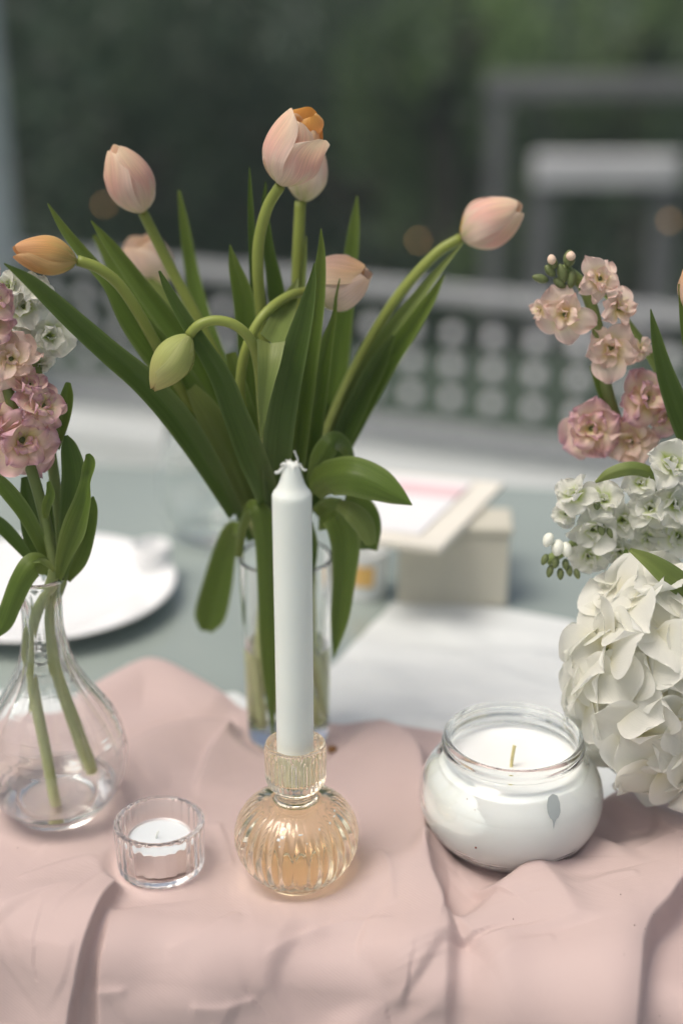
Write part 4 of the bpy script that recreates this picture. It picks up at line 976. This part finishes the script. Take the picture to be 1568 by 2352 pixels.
leaf(K, [(125, 1312, .065, 8), (112, 1296, .06, 16), (95, 1288, .056, 14), (76, 1291, .054, 3)], 'leaf_light', curl=20)
leaf(K, [(120, 1310, .08, 40), (85, 1245, .084, 60), (68, 1170, .086, 50), (58, 1095, .086, 20)], 'leaf_dark', curl=22)
leaf(K, [(105, 1190, .066, 12), (108, 1160, .062, 24), (116, 1135, .06, 24), (112, 1106, .06, 10)], 'leaf', curl=40)
K = thing('stock_flower', 'white stock behind the pink one in the carafe', 'flower', (KX + .006, KY + .01, ZC + .02), GK)
kt = [Vector((KX + .004, KY + .003, TZ + .13)), Vector((KX + .004, KY + .003, TZ + .10)), Vector((KX + .014, KY + .004, TZ + .05)), Vector((KX + .020, KY + .006, ZC + .02))]
stem(K, [(40, 640, .10), (62, 740, .10), (90, 880, .095), (120, 1060, .088), (138, 1200, .082), (145, 1320, .076)], 3.1, 'stem_stock', tail=kt)
for u, v, rp_, ln in [(112, 772, 66, (.3, .1)), (55, 705, 62, (-.2, .3)), (82, 662, 46, (.3, .5)), (22, 660, 46, (-.4, .4)), (30, 770, 52, (-.5, -.1)), (95, 835, 36, (.1, -.4))]:
    fl(K, u, v, .098, rp_, 'stock_white', ln)
leaf(K, [(140, 1330, .072, 26), (155, 1250, .07, 52), (166, 1170, .07, 64), (170, 1090, .072, 62), (160, 1030, .074, 44), (152, 1000, .076, 10)], 'leaf_dark', curl=22)
leaf(K, [(135, 1330, .066, 16), (148, 1275, .062, 40), (172, 1210, .058, 62, 0), (194, 1150, .056, 48, 20), (203, 1100, .056, 36, 40), (206, 1060, .056, 30), (202, 1042, .056, 12)], 'leaf', curl=34, wav=.06)
leaf(K, [(150, 1330, .08, 30), (176, 1280, .076, 60), (198, 1220, .073, 50), (212, 1170, .072, 30), (214, 1140, .072, 6)], 'leaf', curl=15)
leaf(K, [(130, 1030, .085, 18), (146, 960, .084, 34), (154, 910, .084, 34), (157, 878, .084, 14)], 'leaf', curl=38)
leaf(K, [(138, 1300, .085, 20), (130, 1220, .088, 34), (124, 1130, .09, 30), (122, 1060, .09, 10)], 'leaf_dark', curl=22)

GR = 'stocks in the bouquet at the right edge'
rt = [Vector((RX - .03, RY, ZC + .125)), Vector((RX - .008, RY, ZC + .09)), Vector((RX + .004, RY, ZC + .02))]
Q_ = thing('stock_flower', 'peach-pink stock standing up above the white hydrangea at right', 'flower', (RX, RY, ZC + .01), GR)
YB = .128
stem(Q_, [(1290, 615, YB), (1340, 660, YB), (1372, 760, YB), (1390, 880, YB), (1420, 980, YB), (1480, 1090, .12), (1560, 1180, .11)], 3.6, 'stem_stock', tail=rt)
for u, v, rp_, key, ln, ly in [(1375, 640, 54, 'stock_peach', (.3, .3), SMALL), (1298, 722, 66, 'stock_peach', (-.4, .1), SMALL), (1418, 708, 52, 'stock_peach', (.5, .2), SMALL), (1402, 798, 76, 'stock_peach', (.1, -.1), SMALL), (1482, 915, 74, 'stock_pink', (.4, .2), DOUBLE), (1358, 985, 78, 'stock_pink', (-.3, 0), DOUBLE), (1448, 1012, 66, 'stock_peach', (.1, -.3), DOUBLE), (1528, 955, 46, 'stock_pink', (.7, 0), SMALL), (1240, 712, 28, 'stock_peach', (-.8, 0), SINGLE), (1470, 800, 36, 'stock_peach', (.8, 0), SINGLE)]:
    fl(Q_, u, v, YB - .006, rp_, key, ln, ly)
for u, v, w_, h_, ax in [(1268, 602, 24, 34, (-.3, 1)), (1306, 594, 30, 40, (.05, 1)), (1240, 640, 22, 40, (-1, .3)), (1262, 622, 22, 34, (-.7, .8)), (1290, 628, 26, 46, (-.3, 1)), (1312, 640, 24, 46, (.1, 1)), (1284, 650, 22, 36, (-.8, .6))]:
    bud(Q_, u, v, YB - .004, w_, h_, ax)
bud(Q_, 1266, 596, YB - .007, 22, 24, (-.2, 1), 'bud_peach'); bud(Q_, 1310, 588, YB - .007, 24, 22, (0, 1), 'bud_peach')
leaf(Q_, [(1355, 840, YB, 8), (1375, 880, YB, 26), (1395, 930, YB, 26), (1420, 1000, YB, 14)], 'leaf', curl=30)
W_ = thing('stock_flower', 'white stock with green buds lying between the pink stock and the hydrangea', 'flower', (RX, RY, ZC + .01), GR)
YW = .088
stem(W_, [(1255, 1290, YW), (1310, 1255, YW), (1400, 1205, YW), (1500, 1190, YW), (1600, 1230, .09)], 3.2, 'stem_stock', tail=rt)
for u, v, rp_, ln in [(1535, 1065, 62, (.2, .4)), (1320, 1138, 46, (-.4, .4)), (1385, 1150, 46, (0, .3)), (1300, 1180, 32, (-.6, 0)), (1360, 1215, 46, (-.2, -.2)), (1430, 1195, 44, (.1, .1)), (1492, 1168, 48, (.1, .3)), (1548, 1158, 48, (.5, .2)), (1420, 1262, 48, (0, -.4)), (1350, 1275, 40, (-.3, -.5)), (1490, 1235, 46, (.2, -.3)), (1556, 1230, 50, (.4, -.2)), (1470, 1110, 34, (0, .5))]:
    fl(W_, u, v, YW - .008 + r0.uniform(-.006, .006), rp_ * 1.22, 'stock_white', ln, SMALL)
for u, v, w_, h_, ax, m_ in [(1280, 1258, 40, 50, (-.2, -1), 'bud_white'), (1258, 1240, 34, 44, (-.5, -1), 'bud_white'), (1300, 1262, 34, 46, (.1, -1), 'bud_white'), (1250, 1285, 22, 36, (-.5, -1), 'bud_green'), (1262, 1312, 22, 38, (-.3, -1), 'bud_green'), (1286, 1318, 22, 36, (0, -1), 'bud_green'), (1306, 1310, 22, 36, (.2, -1), 'bud_green'), (1324, 1318, 20, 32, (.3, -1), 'bud_green'), (1275, 1292, 24, 36, (-.2, -1), 'bud_green'), (1298, 1296, 22, 34, (0, -1), 'bud_green'), (1380, 1215, 26, 40, (.1, -1), 'bud_green'), (1370, 1160, 22, 30, (0, -1), 'bud_green'), (1400, 1222, 22, 38, (.3, -1), 'bud_green')]:
    bud(W_, u, v, YW - .016, w_ * .8, h_ * .8, ax, m_)
leaf(W_, [(1366, 1108, .074, 6), (1400, 1088, .072, 30), (1450, 1076, .072, 36), (1500, 1090, .076, 30), (1560, 1130, .082, 20)], 'leaf_light', curl=-22)
leaf(W_, [(1436, 1262, .066, 8), (1440, 1300, .062, 40), (1470, 1318, .062, 46), (1530, 1310, .066, 30)], 'leaf_dark', curl=15)
leaf(W_, [(1480, 1120, .09, 20), (1530, 1130, .09, 40), (1590, 1150, .09, 40)], 'leaf_dark', curl=15)
leaf(W_, [(1450, 1180, .10, 60), (1500, 1220, .10, 90), (1560, 1260, .10, 80)], 'leaf_dark', curl=10)

# hydrangea head
hc = at(1506, 1570, .045); hk = px(hc)
Hd = thing('hydrangea', 'big creamy white hydrangea head beside the jar candle', 'flower', (RX, RY, ZC + .01))
stem(Hd, [(1560, 1500, .055), (1600, 1420, .07)], 4.0, 'stem_stock', tail=[Vector((RX - .02, RY, ZC + .11)), Vector((RX - .004, RY + .004, ZC + .06)), Vector((RX, RY + .008, ZC + .012))])
HXr, HYr, HZr = 166 * hk, 145 * hk, 222 * hk / .9
ga = PI * (3 - math.sqrt(5)); nF = 48
for i in range(nF):
    zz = 1 - 2 * (i + .5) / nF; rr = math.sqrt(1 - zz * zz); a = ga * i
    d = Vector((rr * math.cos(a), rr * math.sin(a), zz)); jit = r0.uniform(.84, 1.03)
    p = hc + Vector((d.x * HXr, d.y * HYr, d.z * HZr)) * jit
    if math.hypot(p.x - JX, p.y - JY) < .058 and p.z < TZ + .088: continue
    if math.hypot(p.x - JX, p.y - JY) < .066 and p.z < TZ + .066: continue
    if p.z < TZ + .016: continue
    nrm = Vector((d.x / HXr, d.y / HYr, d.z / HZr)).normalized()
    Mf = Matrix.Translation(p) @ frame_to(nrm + Vector((r0.uniform(-.22, .22), r0.uniform(-.22, .22), r0.uniform(-.22, .22))), r0.uniform(0, 6))
    hs = Mf @ Matrix.Diagonal((.0016, .0016, .0016, 1))
    heart = put('floret', CORE['bud'], hs, Hd, Matrix.Translation(ROOT[Hd.name]))
    s_ = r0.uniform(.025, .033)
    for k in range(4):
        Mp = Mf @ Matrix.Rotation(k * PI / 2 + r0.uniform(-.15, .15), 4, 'Z') @ Matrix.Translation((0, .0008, .0004 * k)) @ Matrix.Rotation(R(r0.uniform(-4, 18)), 4, 'X') @ Matrix.Rotation(r0.uniform(-.2, .2), 4, 'Y') @ Matrix.Diagonal((s_, s_, s_, 1))
        put('petal', r0.choice(PM['hydrangea']), Mp, heart, hs)
leaf(Hd, [(1445, 1262, .040, 10), (1490, 1288, .036, 40), (1540, 1325, .034, 60), (1600, 1370, .036, 50)], 'leaf_light', curl=10)

# tulip in the right bouquet, only its edge and leaves in the picture
T = thing('tulip', 'peach tulip cut off by the right edge of the picture, with upright leaves', 'tulip', (RX, RY, ZC + .01))
tulip_head(T, (1618, 742), (1604, 590), 52, 'tulip_peach', 'tulip_pink', .10, .10, roll=.4, shape=.5, seed=9)
stem(T, [(1618, 738, .10), (1622, 850, .10), (1630, 1000, .10)], 3.2, tail=rt)
leaf(T, [(1493, 710, .10, 3), (1505, 770, .10, 26), (1522, 840, .10, 42), (1545, 910, .10, 56), (1580, 1000, .10, 60), (1625, 1100, .10, 40)], 'leaf_dark', curl=30)
leaf(T, [(1558, 652, .10, 5), (1564, 700, .10, 14), (1574, 770, .10, 24), (1600, 900, .10, 30)], 'leaf', curl=25)
leaf(T, [(1340, 640, .15, 6), (1400, 690, .148, 12), (1450, 755, .145, 20), (1500, 830, .14, 24), (1545, 920, .135, 26), (1590, 1040, .13, 26)], 'leaf_light', curl=30)
